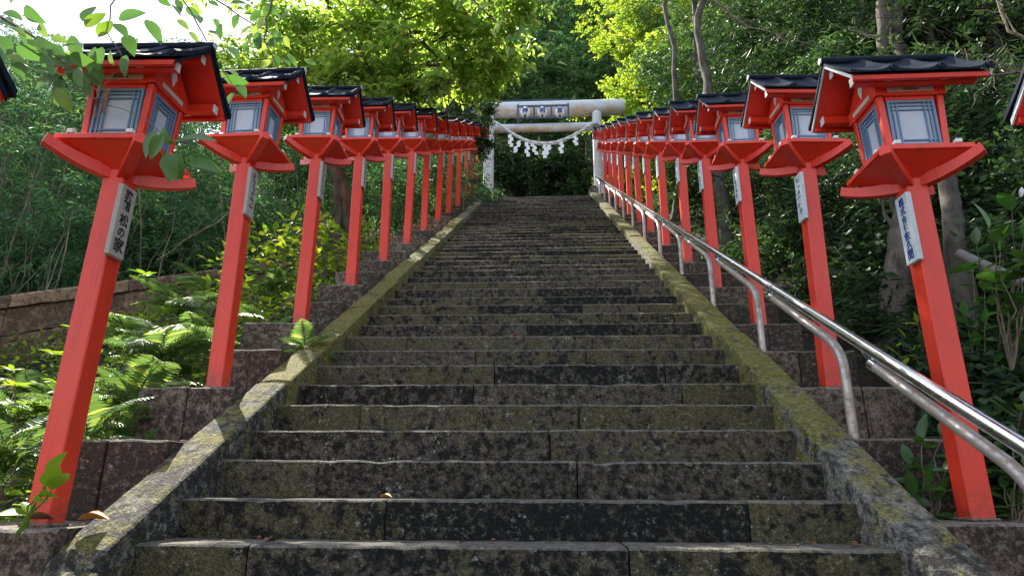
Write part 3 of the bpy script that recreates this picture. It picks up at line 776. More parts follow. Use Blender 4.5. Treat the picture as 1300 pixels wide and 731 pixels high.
# ------------------------------------------------------------------ torii gate, emblem frame, straw rope
def torii():
    yt = 18.6; k = yt
    root = empty('torii_gate', (0, 0, 0), 'white round pillared shrine gate with rust stains at the top of the stairs', 'shrine gate')
    lp = at(620.6, 247, yt); rp = at(757.5, 141, yt); zt = rp.z
    xl, xr = lp.x - 0.02, rp.x
    rad = abs(at(764, 141, yt).x - at(751, 141, yt).x) / 2
    for x in (xl, xr):
        b = MB(); pr = [(ZTOP - 0.1, rad * 1.06), (ZTOP + 2, rad * 1.0), (zt - rad, rad * .94), (zt - rad * .5, rad * .85), (zt - rad * .15, rad * .55), (zt, rad * .1)]
        b.tube([(x, yt, z) for z, _ in pr], [r for _, r in pr], 24); b.build('pillar', 'torii_white', root)
    def hb(name, yp0, yp1, x0, x1, dy):
        za, zb_ = at(700, yp0 + .3, yt + dy).z, at(700, yp1 - .5, yt + dy).z; r = (za - zb_) / 2
        b = MB(); xs = np.linspace(x0, x1, 12); b.tube([(x, yt + dy, (za + zb_) / 2) for x in xs], [r] * 12, 24); return b.build(name, 'torii_white', root)
    xe = at(793, 140, yt + .2).x
    ls = xl - (xe - xr)
    hb('top_beam', 129.5, 148, ls, xe, 0.30); hb('tie_beam', 157, 167.5, xl, xr, 0.04)
    b = MB(); za = at(700, 129, yt + .3).z
    b.box((ls + 0.05, yt + .2, za - 0.015), (at(722, 130, yt).x, yt + .42, za + 0.02), 0.004); b.build('rail_cover', 'frame_navy', root)
    # emblem frame hanging in front of the beams
    fr = empty('emblem_frame', (0, 0, 0), 'dark frame holding three round white lamps between the gate beams', 'lamp frame')
    yf = yt - 0.28; g = lambda px_, py_: at(px_, py_, yf)
    X0, X1 = g(657.5, 140).x, g(721.5, 140).x; Z1, Z0 = g(690, 134).z, g(690, 151).z
    b = MB(); t = 0.03
    for xx in (X0, X1, g(678, 140).x, g(700, 140).x): b.box((xx - t, yf - .02, Z0), (xx + t, yf + .02, Z1 + (0.05 if xx in (X0, X1) else 0)), 0.003)
    for xx in (X0, X1): b.box((xx - t * .8, yf - .015, g(690, 157).z), (xx + t * .8, yf + .015, Z0), 0.002)
    for z in (Z0 + .04, Z1 - .02): b.box((X0 + t, yf - .018, z - t * 1.1), (X1 - t, yf + .018, z + t * 1.1), 0.003)
    b.build('frame_bars', 'frame_navy', fr)
    for px_, ch in ((667, '神'), (688.5, '明'), (710.5, '宮')):
        c = g(px_, 144.3); rx = (g(688, 140).x - g(681.4, 140).x); rzz = (g(690, 137.5).z - g(690, 151).z) / 2
        b = MB(); n = 16; prof = [(-1, .02), (-.85, .5), (-.5, .85), (0, 1), (.5, .85), (.85, .5), (1, .02)]
        b.tube([(c.x, yf - 0.05, c.z + rzz * p) for p, _ in prof], [rx * r for _, r in prof], n, True); lo = b.build('round_lamp', 'paper_white', fr)
        me = text_mesh(ch, 0.20, 'ink_blue', 'letter', 0.001, 0.006)
        o = link('letter', me, lo); o.rotation_euler = (R(90), 0, 0); o.location = (c.x, yf - 0.05 - rx - 0.004, c.z - 0.02)
        b = MB(); b.box((c.x - 0.035, yf - 0.05 - rx * 0.75, c.z - rzz * .98), (c.x + 0.035, yf - 0.04, c.z - rzz * .72), 0.002); b.build('lamp_cap', 'frame_navy', lo)
    # rope with paper streamers
    rp_ = empty('straw_rope', (0, 0, 0), 'thick twisted white rope with folded paper streamers sagging across the gate', 'rope')
    yr = yt - 0.27
    pix = [(627.5, 154), (634, 158), (645, 166), (658, 174), (672, 180), (690, 182.5), (706, 181), (722, 175), (737, 167), (750, 158.5), (759, 155.5)]
    P = [at(a, b_, yr) for a, b_ in pix]
    path = []
    for i in range(len(P) - 1):
        for t in np.linspace(0, 1, 7)[:-1]:
            p0, p1, p2, p3 = P[max(i - 1, 0)], P[i], P[i + 1], P[min(i + 2, len(P) - 1)]
            path.append(0.5 * ((2 * p1) + (p2 - p0) * t + (2 * p0 - 5 * p1 + 4 * p2 - p3) * t * t + (3 * p1 - p0 - 3 * p2 + p3) * t ** 3))
    path.append(P[-1])
    for ph in range(3):
        b = MB(); pts = []
        for i, p in enumerate(path):
            a = ph * 2 * math.pi / 3 + i * 0.55; th = 0.045 * (0.6 + 0.5 * math.sin(math.pi * i / (len(path) - 1)))
            pts.append(p + Vector((0, math.cos(a) * th * .7, math.sin(a) * th * .7)))
        b.tube(pts, [0.030 * (0.65 + 0.45 * math.sin(math.pi * i / (len(path) - 1))) for i in range(len(path))], 7); b.build('rope_strand', 'rope', rp_)
    # loops round the pillars
    for x, z in ((xl, P[0].z), (xr, P[-1].z)):
        b = MB(); b.tube([(x + math.cos(a) * (rad + .03), yt + math.sin(a) * (rad + .03), z + 0.02 * math.sin(a)) for a in np.linspace(0, 2 * math.pi, 22)], 0.035, 7); b.build('rope_loop', 'rope', rp_)
    for px_, py0, lean, ln in ((648, 170, 0, 16), (660, 178, -8, 15), (669, 180, 0, 18), (676, 181, 4, 15), (692, 183, -2, 17), (698, 183, -6, 13), (713, 179, -2, 15), (730, 171, 0, 13)):
        b = MB(); p = at(px_, py0, yr - .03); dz = (at(700, 160, yr).z - at(700, 160 + ln, yr).z) / 4; wq = 0.055; dx = lean * 0.006
        for q in range(4):
            xo = p.x + dx * q + (0.035 if q % 2 else -0.015); z = p.z - 0.02 - dz * q
            c = [[[Vector((xo + u + dx * v, p.y - 0.012 * q + w_, z - dz * 1.12 * v)) for v in (0, 1)] for w_ in (0, 0.006)] for u in (-wq, wq)]
            b.hexa(c, 0)
        b.build('paper_streamer', 'paper_white', rp_)
torii()

# ------------------------------------------------------------------ leaves
def leaf_mesh(name, mat, P, D, Nn, Ln, Wd, tint, rich=False, fold=0.18, wood=None, woodmat='twig'):
    """P base points, D directions, Nn normals (n,3); Ln, Wd (n,); tint (n,)"""
    n = len(P)
    D = D / np.linalg.norm(D, axis=1, keepdims=True)
    Sd = np.cross(D, Nn); Sd /= (np.linalg.norm(Sd, axis=1, keepdims=True) + 1e-9)
    U = np.cross(Sd, D)
    Ln = Ln[:, None]; Wd = Wd[:, None]
    if rich:
        k = 6; V = np.empty((n, 6, 3))
        V[:, 0] = P; V[:, 1] = P + D * Ln * .3 + Sd * Wd * .46 + U * Wd * fold; V[:, 2] = P + D * Ln * .68 + Sd * Wd * .36 + U * Wd * fold * .6
        V[:, 3] = P + D * Ln - U * Ln * .10; V[:, 4] = P + D * Ln * .68 - Sd * Wd * .36 + U * Wd * fold * .6; V[:, 5] = P + D * Ln * .3 - Sd * Wd * .46 + U * Wd * fold
        loops = np.array([0, 1, 2, 3, 0, 3, 4, 5]); per = 2; lt = 4
    else:
        k = 4; V = np.empty((n, 4, 3))
        V[:, 0] = P; V[:, 1] = P + D * Ln * .45 + Sd * Wd * .5 + U * Wd * fold; V[:, 2] = P + D * Ln - U * Ln * .06; V[:, 3] = P + D * Ln * .45 - Sd * Wd * .5 + U * Wd * fold
        loops = np.array([0, 1, 2, 0, 2, 3]); per = 2; lt = 3
    idx = (np.arange(n)[:, None] * k + loops[None, :]).ravel()
    me = bpy.data.meshes.new(name)
    wv = wf = None; nv = n * k
    extra_v = np.zeros((0, 3)); ef = []
    if wood is not None and wood.v:
        extra_v = np.array([tuple(v) for v in wood.v]); ef = wood.f
    el = np.array([i + nv for f in ef for i in f], dtype=np.int64); es = np.array([len(f) for f in ef], dtype=np.int64)
    me.vertices.add(nv + len(extra_v)); me.vertices.foreach_set('co', np.concatenate([V.reshape(-1, 3), extra_v]).astype(np.float32).ravel())
    tot = len(idx) + len(el); me.loops.add(tot); me.loops.foreach_set('vertex_index', np.concatenate([idx, el]).astype(np.int32))
    sizes = np.concatenate([np.full(n * per, lt), es]) if len(es) else np.full(n * per, lt)
    starts = np.concatenate([[0], np.cumsum(sizes)[:-1]])
    me.polygons.add(len(sizes)); me.polygons.foreach_set('loop_start', starts.astype(np.int32))
    me.materials.append(MATS[mat])
    if len(es):
        me.materials.append(MATS[woodmat]); mi = np.zeros(len(sizes), dtype=np.int32); mi[n * per:] = 1; me.polygons.foreach_set('material_index', mi)
    ca = me.color_attributes.new('tint', 'FLOAT_COLOR', 'POINT')
    col = np.zeros((nv + len(extra_v), 4), dtype=np.float32); col[:nv, 0] = np.repeat(tint[:, 0], k); col[:nv, 1] = np.repeat(tint[:, 1], k); col[:, 3] = 1
    ca.data.foreach_set('color', col.ravel())
    me.update(calc_edges=True); me.validate()
    return me
def unit(n): v = rng.normal(size=(n, 3)); return v / np.linalg.norm(v, axis=1, keepdims=True)

def sprays(ells, per_spray, twig, L0, W0, droop=0.25, shell=0.55, flat=0.6, clump=0.5):
    """ells: list of (center, radii, n_leaves). Leaves sit on short twigs spread through uneven ellipsoids."""
    Ps, Ds, Ns, Ls, Ws, Ts = [], [], [], [], [], []
    twigs = []
    for c, r, n in ells:
        c = np.array(c); r = np.array(r); ns = max(1, int(n / per_spray))
        # sub-clumps give the crown its lumps and gaps
        nc = max(5, int(ns / 22)); cc = unit(nc) * (rng.uniform(0.35, 1.0, (nc, 1)) ** 0.5)
        pick = rng.integers(0, nc, ns); crad = rng.uniform(0.14, 0.30, nc)
        q = cc[pick] + rng.normal(size=(ns, 3)) * crad[pick][:, None] * 0.75
        C = c + q * r
        out = q * r; out /= (np.linalg.norm(out, axis=1, keepdims=True) + 1e-6)
        Tw = out * 0.7 + unit(ns) * 0.8; Tw[:, 2] -= droop * 0.8; Tw /= np.linalg.norm(Tw, axis=1, keepdims=True)
        tl = twig * rng.uniform(0.6, 1.4, ns)
        if len(twigs) < 900:
            for i in range(0, ns, max(1, ns // 60)): twigs.append((C[i] - Tw[i] * tl[i] * 0.9, C[i] + Tw[i] * tl[i] * 0.7))
        m = per_spray; s = np.tile(np.linspace(-0.5, 0.5, m), ns); I = np.repeat(np.arange(ns), m)
        P = C[I] + Tw[I] * (s * tl[I])[:, None]
        alt = np.tile(np.where(np.arange(m) % 2 == 0, 1.0, -1.0), ns)
        up = np.tile([0, 0, 1.0], (ns * m, 1))
        sd = np.cross(Tw[I], up); sd /= (np.linalg.norm(sd, axis=1, keepdims=True) + 1e-6)
        D = Tw[I] * 0.55 + sd * alt[:, None] * 0.8 + rng.normal(size=(ns * m, 3)) * 0.28; D[:, 2] -= droop
        Nn = up * flat + unit(ns * m) * (1 - flat) * 1.3
        Ps.append(P); Ds.append(D); Ns.append(Nn); Ls.append(L0 * rng.uniform(0.6, 1.25, ns * m)); Ws.append(W0 * rng.uniform(0.7, 1.2, ns * m))
        base = np.clip(rng.normal(0.4, 0.25, nc)[pick][I] + rng.normal(0, 0.22, ns * m), 0, 1)
        Ts.append(np.stack([base, np.clip(rng.uniform(0, 1.0, ns * m) ** 3, 0, 1)], 1))
    cat = np.concatenate
    return cat(Ps), cat(Ds), cat(Ns), cat(Ls), cat(Ws), cat(Ts), twigs

def curve_pts(a, b, n=6, wob=0.12, seed=0, sag=0.0):
    a = Vector(a); b = Vector(b); l = (b - a).length; out = []
    for i in range(n + 1):
        t = i / n; p = a.lerp(b, t); k = math.sin(math.pi * t) * wob * l
        out.append(p + Vector((nz(t * 3 + seed, 1, 2) * k, nz(t * 3, seed, 5) * k, nz(4, t * 3, seed) * k - sag * math.sin(math.pi * t) * l)))
    return out
def tree(name, label, cat, group, base, trunk, rad, ells, leaf, mats, per=10, twig=0.3, droop=0.25, flat=0.6, rich=False, limbs=True, crown_name='crown', stems=None):
    base = Vector(base); root = empty(name, (0, 0, 0), label, cat, group)
    tb = MB(); pts = [base] + [Vector(p) for p in trunk]; full = []
    for i in range(len(pts) - 1): full += curve_pts(pts[i], pts[i + 1], 5, 0.05, random.random() * 30)[:-1]
    full.append(pts[-1]); m = len(full)
    tb.tube(full, [lerp(rad * 1.2, rad * 0.35, (i / (m - 1)) ** 0.9) * (1 + 0.12 * nz(i * .9, base.x, base.y)) for i in range(m)], 10)
    tb.build('trunk', mats[1], root)
    if limbs:
        for c, r, n in ells:
            j = min(m - 1, int(m * random.uniform(0.45, 0.95))); lb = MB()
            lb.tube(curve_pts(full[j], c, 7, 0.16, random.random() * 30), [lerp(rad * 0.42, rad * 0.08, q / 7) for q in range(8)], 7); 
            c = Vector(c)
            for _ in range(6):
                e = c + Vector(tuple(unit(1)[0] * np.array(r) * 0.85)); lb.tube(curve_pts(full[j].lerp(c, random.uniform(.5, 1)), e, 5, 0.15, random.random() * 30), [lerp(rad * 0.14, rad * 0.03, q / 5) for q in range(6)], 5)
            lb.build('limb', mats[1], root)
    P, D, Nn, Ln, Wd, T, tw = sprays(ells, per, twig, leaf[0], leaf[1], droop, 0.5, flat)
    wb = MB()
    for a, b in tw: wb.tube([a, (Vector(a) + Vector(b)) / 2, b], [0.006, 0.005, 0.002], 4, False)
    me = leaf_mesh(crown_name, mats[0], P, D, Nn, Ln, Wd, T, rich, wood=wb, woodmat=mats[1])
    cr = link(crown_name, me, root)
    return root

# left cherry tree whose sunlit canopy hangs over the left lanterns
cb = Vector((-2.95, 10.2, terrain(-2.95, 10.2)))
fork = at(452, 92, 9.3)
def E(px, py, Y, rx, ry, rz_, n): return (tuple(at(px, py, Y)), (rx, ry, rz_), n)
tree('cherry_tree', 'broad leafy tree with sunlit yellow green leaves overhanging the left lanterns', 'tree', None, cb,
     [at(424, 205, 9.9), at(440, 140, 9.5), fork, at(470, 20, 9.0), at(480, -80, 8.8)], 0.13,
     [E(360, 60, 8.8, 1.1, 1.0, .60, 1300), E(450, 40, 8.5, 1.2, 1.1, .75, 1700), E(450, 105, 8.6, .75, .8, .32, 650), E(540, 50, 8.4, 1.1, 1.0, .70, 1700), E(555, 110, 8.6, .62, .7, .30, 700), E(610, 45, 8.6, .85, 1.0, .5, 1300),
      E(500, -60, 8.2, 1.6, 1.2, .6, 700), E(350, -50, 8.4, 1.4, 1.2, .6, 500), E(655, 5, 8.2, .8, .9, .45, 900), E(470, 60, 10.6, 1.7, 1.1, .9, 2000), E(580, 40, 11, 1.6, 1.1, .9, 1800), E(345, 110, 10.2, 1.0, .9, .5, 900), E(450, 128, 8.4, .4, .5, .16, 200), E(620, 70, 8.6, .7, .7, .35, 600)],
     (0.15, 0.07), ('leaf_cherry', 'bark_brown'), 7, 0.34, 0.3, 0.35, True)
# second stem of the same clump
tb = Vector((-3.25, 10.0, terrain(-3.25, 10.0)))
tree('young_tree', 'slim leaning brown stem behind the third left lantern', 'tree', None, tb, [at(428, 250, 9.9), at(432, 170, 10), at(400, 90, 10.2)], 0.08,
     [E(330, 90, 10.5, 1.0, .9, .45, 900), E(400, 70, 10.6, 1.1, 1, .6, 1300), E(240, 85, 9.8, .9, .9, .42, 800)], (0.12, 0.055), ('leaf_cherry', 'bark_brown'), 8, 0.3, 0.25, 0.5, True)
# dark small-leaved tree hanging near the left gate pillar
tree('dark_evergreen', 'dark glossy small-leaved tree hanging over the last left lanterns', 'tree', None, (-3.4, 16.2, terrain(-3.4, 16.2)),
     [at(560, 200, 16), at(580, 120, 15.8)], 0.13,
     [E(600, 150, 15.6, .62, .6, .85, 3800), E(585, 105, 16, .8, .8, .8, 3000), E(608, 178, 15.6, .35, .4, .4, 1100), E(545, 150, 16.5, 1.1, .8, 1.0, 2500)],
     (0.085, 0.045), ('leaf_dark', 'bark_dark'), 8, 0.22, 0.3, 0.5)
# sunlit maple right of the gate
tree('maple_tree', 'bright yellow green maple in full sun right of the white gate', 'tree', None, (3.9, 21.0, terrain(3.9, 21)),
     [at(828, 165, 20.5), at(825, 110, 20.3), at(830, 40, 20.2)], 0.14,
     [E(815, 125, 20, 1.5, 1.2, .95, 4200), E(855, 80, 19, 1.4, 1.0, 1.0, 4200), E(845, 150, 18.6, 1.1, .8, .6, 2400), E(800, 60, 21, 1.2, 1.2, .9, 2600), E(800, 165, 19.6, .9, .8, .5, 1500), E(740, 152, 19.4, .55, .4, .35, 420), E(850, 20, 21, 1.5, 1.4, 1.1, 3000), E(770, 20, 23, 1.4, 1.4, .9, 2000),
      E(820, 225, 20, 1.3, 1.0, .7, 2000), E(870, 255, 18, 1.2, 1.0, .8, 2000), E(770, 235, 20.5, .5, .6, .4, 700)],
     (0.14, 0.085), ('leaf_maple', 'bark_dark'), 8, 0.3, 0.1, 0.6)
# evergreen wood on the hill behind the gate: each tree its own crown
hillspec = [(560, 60, 34, 3.2, 'leaf_ever'), (640, 110, 30, 2.6, 'leaf_ever'), (690, 70, 33, 3.0, 'leaf_bamboo'), (745, 105, 30, 2.6, 'leaf_ever'), (700, 205, 25, 2.2, 'leaf_dark'), (650, 215, 24.5, 1.8, 'leaf_dark'),
            (745, 215, 24.5, 1.9, 'leaf_ever'), (600, 20, 40, 4.2, 'leaf_bamboo'), (700, -10, 42, 4.5, 'leaf_ever'), (790, 20, 40, 4.2, 'leaf_ever'), (860, 60, 36, 4.0, 'leaf_ever'), (520, 140, 30, 3.0, 'leaf_bamboo'),
            (690, 150, 27, 1.9, 'leaf_ever'), (800, 120, 32, 3.2, 'leaf_dark'), (715, 20, 46, 5.0, 'leaf_ever'), (670, 10, 50, 5.0, 'leaf_ever'), (750, 40, 44, 4.5, 'leaf_bamboo'), (920, 20, 34, 4.2, 'leaf_dark'), (450, 60, 34, 4.0, 'leaf_bamboo')]
ln = ['rounded evergreen on the hillside far behind the left gate pillar', 'evergreen just above the left end of the gate beam', 'tallest blue green evergreen centred above the gate', 'evergreen above the right end of the gate frame',
      'dark bush filling the middle of the gate opening', 'dark bush in the left of the gate opening', 'green bush in the right of the gate opening', 'blue green tree high on the hill behind the canopy', 'evergreen at the crest above the gate',
      'evergreen near the crest above the maple', 'evergreen behind the top of the sunlit maple', 'pale green tree on the hill behind the middle left lanterns', 'mounded evergreen directly above the round lamps', 'dark tree behind the sunlit maple', 'tall evergreen on the crest straight above the round lamps', 'evergreen on the crest left of the gate centre', 'blue green tree on the crest right of the gate centre', 'dark tree high behind the right forest',
      'hazy green tree far behind the cherry canopy']
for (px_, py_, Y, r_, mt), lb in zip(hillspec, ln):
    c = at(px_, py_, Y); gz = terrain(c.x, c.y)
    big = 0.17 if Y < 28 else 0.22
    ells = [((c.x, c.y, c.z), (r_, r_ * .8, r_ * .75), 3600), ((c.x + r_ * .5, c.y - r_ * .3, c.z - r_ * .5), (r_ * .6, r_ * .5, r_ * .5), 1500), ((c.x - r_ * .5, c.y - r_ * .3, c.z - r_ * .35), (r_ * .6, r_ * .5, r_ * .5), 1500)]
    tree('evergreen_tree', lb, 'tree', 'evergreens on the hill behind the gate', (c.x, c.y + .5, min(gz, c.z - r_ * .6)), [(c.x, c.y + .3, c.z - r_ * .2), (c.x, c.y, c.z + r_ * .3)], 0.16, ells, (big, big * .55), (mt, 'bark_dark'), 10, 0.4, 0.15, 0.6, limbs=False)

# dark forest right of the stairs
rf = [(930, 60, 15, 1.9, 'leaf_ever'), (1000, 110, 12, 1.7, 'leaf_dark'), (900, 170, 14, 1.5, 'leaf_dark'), (1010, 30, 11, 1.6, 'leaf_dark'), (1090, 40, 9.5, 1.4, 'leaf_dark'), (1180, 30, 8, 1.2, 'leaf_dark'), (1270, 60, 7, 1.1, 'leaf_dark'),
      (1080, 140, 9, 1.2, 'leaf_ever'), (1250, 170, 6.5, 1.0, 'leaf_dark'), (960, 230, 10.5, 1.2, 'leaf_dark'), (1030, 260, 8.5, 1.0, 'leaf_dark'), (1110, 250, 7, .9, 'leaf_dark'), (1230, 290, 5.8, .85, 'leaf_dark'), (900, 290, 13, 1.3, 'leaf_ever'),
      (1000, 370, 8.2, .85, 'leaf_ever'), (1110, 380, 6.2, .7, 'leaf_dark'), (1180, 420, 5.2, .55, 'leaf_dark'), (1280, 390, 4.8, .6, 'leaf_dark'), (940, 0, 16, 2.0, 'leaf_ever'), (1080, -50, 10, 1.7, 'leaf_dark'), (1240, -60, 7.5, 1.3, 'leaf_dark'),
      (860, 120, 17, 1.5, 'leaf_ever'), (870, 20, 20, 2.0, 'leaf_ever'), (1160, 120, 9.5, 1.4, 'leaf_dark'), (1290, 500, 3.9, .4, 'leaf_dark'), (1300, 640, 3.4, .35, 'leaf_dark')]
rl = ['high in the middle distance', 'over the fourth right lantern', 'behind the fifth right lantern', 'above the third right lantern', 'above the second right lantern', 'behind the twin pale trunks', 'in the upper right corner',
      'behind the roof of the second right lantern', 'beside the cropped right lantern', 'between the third and fourth right posts', 'between the second and third right posts', 'left of the nearest right post', 'behind the grey wooden pole', 'behind the upper end of the handrail',
      'low beside the third right post', 'low beside the second right post', 'behind the glint on the handrail', 'at the right edge under the pole', 'reaching up out of the picture beside the maple', 'overhead above the bare twigs', 'overhead near the right corner',
      'left of the fifth right lantern roof', 'behind the maple crown', 'between the two nearest right lanterns', 'at the right edge above the handrail', 'at the foot of the nearest right post']
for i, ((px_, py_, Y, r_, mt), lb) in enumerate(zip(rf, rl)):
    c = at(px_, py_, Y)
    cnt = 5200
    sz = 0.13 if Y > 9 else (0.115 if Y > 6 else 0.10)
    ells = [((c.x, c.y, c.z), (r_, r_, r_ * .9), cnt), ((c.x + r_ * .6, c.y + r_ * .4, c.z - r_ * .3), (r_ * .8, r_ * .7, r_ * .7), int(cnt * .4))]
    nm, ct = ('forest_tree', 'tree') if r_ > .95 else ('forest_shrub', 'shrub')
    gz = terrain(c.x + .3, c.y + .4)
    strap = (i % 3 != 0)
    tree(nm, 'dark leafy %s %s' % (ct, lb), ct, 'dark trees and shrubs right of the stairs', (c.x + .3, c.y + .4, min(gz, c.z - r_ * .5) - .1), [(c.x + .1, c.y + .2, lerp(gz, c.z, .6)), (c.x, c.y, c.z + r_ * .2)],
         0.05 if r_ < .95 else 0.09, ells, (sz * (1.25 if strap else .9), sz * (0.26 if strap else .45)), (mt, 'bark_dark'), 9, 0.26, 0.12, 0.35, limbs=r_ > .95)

# bare forest trunks on the right
def trunk_only(name, label, pix, rad, mat, group=None):
    root = empty(name, (0, 0, 0), label, 'tree', group)
    pts = [at(*p) for p in pix]; full = []
    for i in range(len(pts) - 1): full += curve_pts(pts[i], pts[i + 1], 6, 0.06, random.random() * 30)[:-1]
    full.append(pts[-1]); m = len(full); b = MB()
    b.tube(full, [lerp(rad[0], rad[1], i / (m - 1)) * (1 + .14 * nz(i * .7, rad[0] * 50, 3)) for i in range(m)], 14); b.build('trunk', mat, root)
    for _ in range(2):
        j = random.randint(m // 3, m - 1); e = full[j] + Vector((random.uniform(-.5, .5), random.uniform(-.1, .5), random.uniform(.2, .7)))
        b = MB(); b.tube(curve_pts(full[j], e, 6, .2, random.random() * 9), [lerp(rad[1] * .4, .008, q / 6) for q in range(7)], 6); b.build('branch', mat, root)
trunk_only('woodland_tree', 'thick mottled trunk between the two nearest right posts', [(1125, 470, 5.4), (1143, 360, 5.4), (1150, 290, 5.4), (1160, 200, 5.45), (1165, 130, 5.5)], (.16, .08), 'bark_grey')
trunk_only('woodland_tree', 'pale grey trunk rising behind the nearest right lantern roof, left of a pair', [(1135, 260, 8.0), (1128, 120, 8.0), (1120, 20, 8.0), (1112, -60, 8.0)], (.085, .07), 'bark_grey')
trunk_only('woodland_tree', 'pale spotted trunk rising behind the nearest right lantern roof, right of a pair', [(1160, 260, 8.1), (1148, 120, 8.1), (1137, 20, 8.1), (1125, -60, 8.1)], (.11, .09), 'bark_grey')
trunk_only('woodland_tree', 'dark trunk between the third and fourth right lantern posts', [(925, 330, 9.2), (918, 260, 9.2), (908, 190, 9.4), (890, 60, 9.8), (884, -50, 10)], (.12, .05), 'bark_dark')
trunk_only('woodland_tree', 'slender trunk behind the handrail between the fourth and fifth right posts', [(857, 330, 12), (856, 285, 12), (862, 240, 12), (858, 120, 12.4), (846, -40, 12.8)], (.11, .04), 'bark_dark')
trunk_only('woodland_tree', 'scaly brown trunk close behind the nearest right post', [(1228, 420, 4.6), (1212, 310, 4.6), (1203, 230, 4.7), (1190, 150, 4.8)], (.085, .05), 'bark_dark')
trunk_only('woodland_tree', 'pale trunk glimpsed in the dark forest above the fourth right lantern', [(925, 200, 15), (885, 90, 15.2), (878, -60, 15.5)], (.13, .06), 'bark_dark')
trunk_only('woodland_tree', 'pale trunk in the shade near the right edge', [(1255, 180, 8.5), (1250, 90, 8.5), (1252, 10, 8.6)], (.09, .07), 'bark_grey')
def twiggy(label, pix, r0=.012):
    root = empty('bare_branch', (0, 0, 0), label, 'branch'); pts = [at(*p) for p in pix]
    b = MB(); full = []
    for i in range(len(pts) - 1): full += curve_pts(pts[i], pts[i + 1], 5, .08, random.random() * 9)[:-1]
    full.append(pts[-1]); m = len(full); b.tube(full, [lerp(r0, r0 * .3, i / (m - 1)) for i in range(m)], 6); b.build('stem', 'twig', root)
    for _ in range(6):
        j = random.randint(2, m - 2); e = full[j] + (full[-1] - full[0]).normalized() * random.uniform(.1, .4) + Vector((random.uniform(-.2, .2), random.uniform(-.1, .1), random.uniform(-.2, .25)))
        b = MB(); b.tube(curve_pts(full[j], e, 5, .15, random.random() * 9), [lerp(r0 * .5, .002, q / 5) for q in range(6)], 5); b.build('twig', 'twig', root)
twiggy('bare pale twigs reaching left from the right edge, level with the nearest lantern roof', [(1330, 98, 3.3), (1290, 92, 3.3), (1238, 80, 3.2)], .008)
twiggy('bare pale twig with a hanging dry leaf stalk touching the nearest right lantern', [(1330, 88, 3.2), (1260, 96, 3.15), (1235, 92, 3.05), (1208, 118, 3.0)], .007)
twiggy('fan of bare brown branches above the third right lantern', [(905, 0, 9), (950, 35, 9), (1035, 58, 9)], .025)
twiggy('bare brown branch crossing the upper right corner', [(1330, 60, 5.5), (1280, 40, 5.6), (1265, 0, 5.7)], .02)
twiggy('thin bare stems crossing the dark bamboo behind the second left post', [(200, 330, 7), (290, 270, 7.2), (360, 225, 7.5)], .010)
# grey wooden pole
pw_ = MB(); pw_.tube([at(1217, 322, 4.4), at(1262, 343, 4.2), at(1360, 385, 3.9)], [.034, .035, .036], 12)
tag(pw_.build('wooden_pole', 'weathered_wood'), 'grey weathered wooden pole slanting down to the right edge', 'pole')

# bamboo-like thicket behind the left wall
lf = [(20, 240, 9, 1.7), (120, 260, 8.5, 1.6), (230, 270, 9, 1.6), (330, 250, 10.5, 1.5), (60, 160, 11, 2.0), (190, 190, 11, 1.8), (330, 190, 12, 1.8), (420, 240, 12, 1.4), (480, 240, 13, 1.3), (530, 230, 14.5, 1.3), (560, 235, 16.5, 1.3), (40, 320, 7.8, 1.2), (150, 320, 8, 1.2), (260, 320, 8.8, 1.1), (-60, 220, 9, 1.8), (-20, 110, 13, 1.7), (70, 118, 14, 1.5), (150, 118, 15, 1.6), (240, 125, 16, 1.7), (20, 100, 17, 1.6), (110, 150, 12, 1.5)]
ll = ['at the left edge beside the cropped roof', 'directly behind the nearest left lantern', 'between the two nearest left lanterns', 'behind the second left post', 'high at the left under the open sky', 'high behind the nearest left lantern tray', 'behind the second left lantern head', 'behind the third left post',
      'behind the fourth left post', 'behind the fifth left post', 'behind the far left posts', 'low over the wall at the left edge', 'low behind the nearest left post above the wall', 'low behind the capstones left of the second post', 'beyond the left edge', 'farthest, under the sky', 'on the skyline above the left wall', 'on the skyline behind the nearest left lantern window', 'on the skyline between the two nearest left lanterns', 'palest, farthest left on the skyline', 'right behind the nearest left lantern window']
for (px_, py_, Y, r_), lb in zip(lf, ll):
    c = at(px_, py_, Y); root = empty('bamboo_clump', (0, 0, 0), 'dense blue green bamboo thicket clump ' + lb, 'bamboo', 'bamboo thicket behind the left wall')
    gz = terrain(c.x, c.y)
    ells = [((c.x, c.y, c.z), (r_ * 1.1, r_ * .8, r_ * .85), 6500)]
    P, D, Nn, Ln, Wd, T, tw = sprays(ells, 9, .28, .115 if Y < 12 else .14, .026 if Y < 12 else .034, .35, .5, .35)
    wb = MB()
    for a, b in tw: wb.tube([a, b], [0.004, 0.002], 4, False)
    link('foliage', leaf_mesh('foliage', 'leaf_bamboo', P, D, Nn, Ln, Wd, T, wood=wb, woodmat='twig'), root)
    cm = MB()
    for k in range(16):
        x = c.x + random.uniform(-1, 1) * r_; y = c.y + random.uniform(-.9, .4) * r_; g = terrain(x, y)
        cm.tube(curve_pts((x, y, min(g, c.z - r_) - .1), (x + random.uniform(-.6, .6), y + random.uniform(-.3, .3), c.z + random.uniform(-.3, .8) * r_), 5, .05, k), [.011, .01, .009, .008, .006, .004], 5)
    cm.build('culms', 'twig', root)

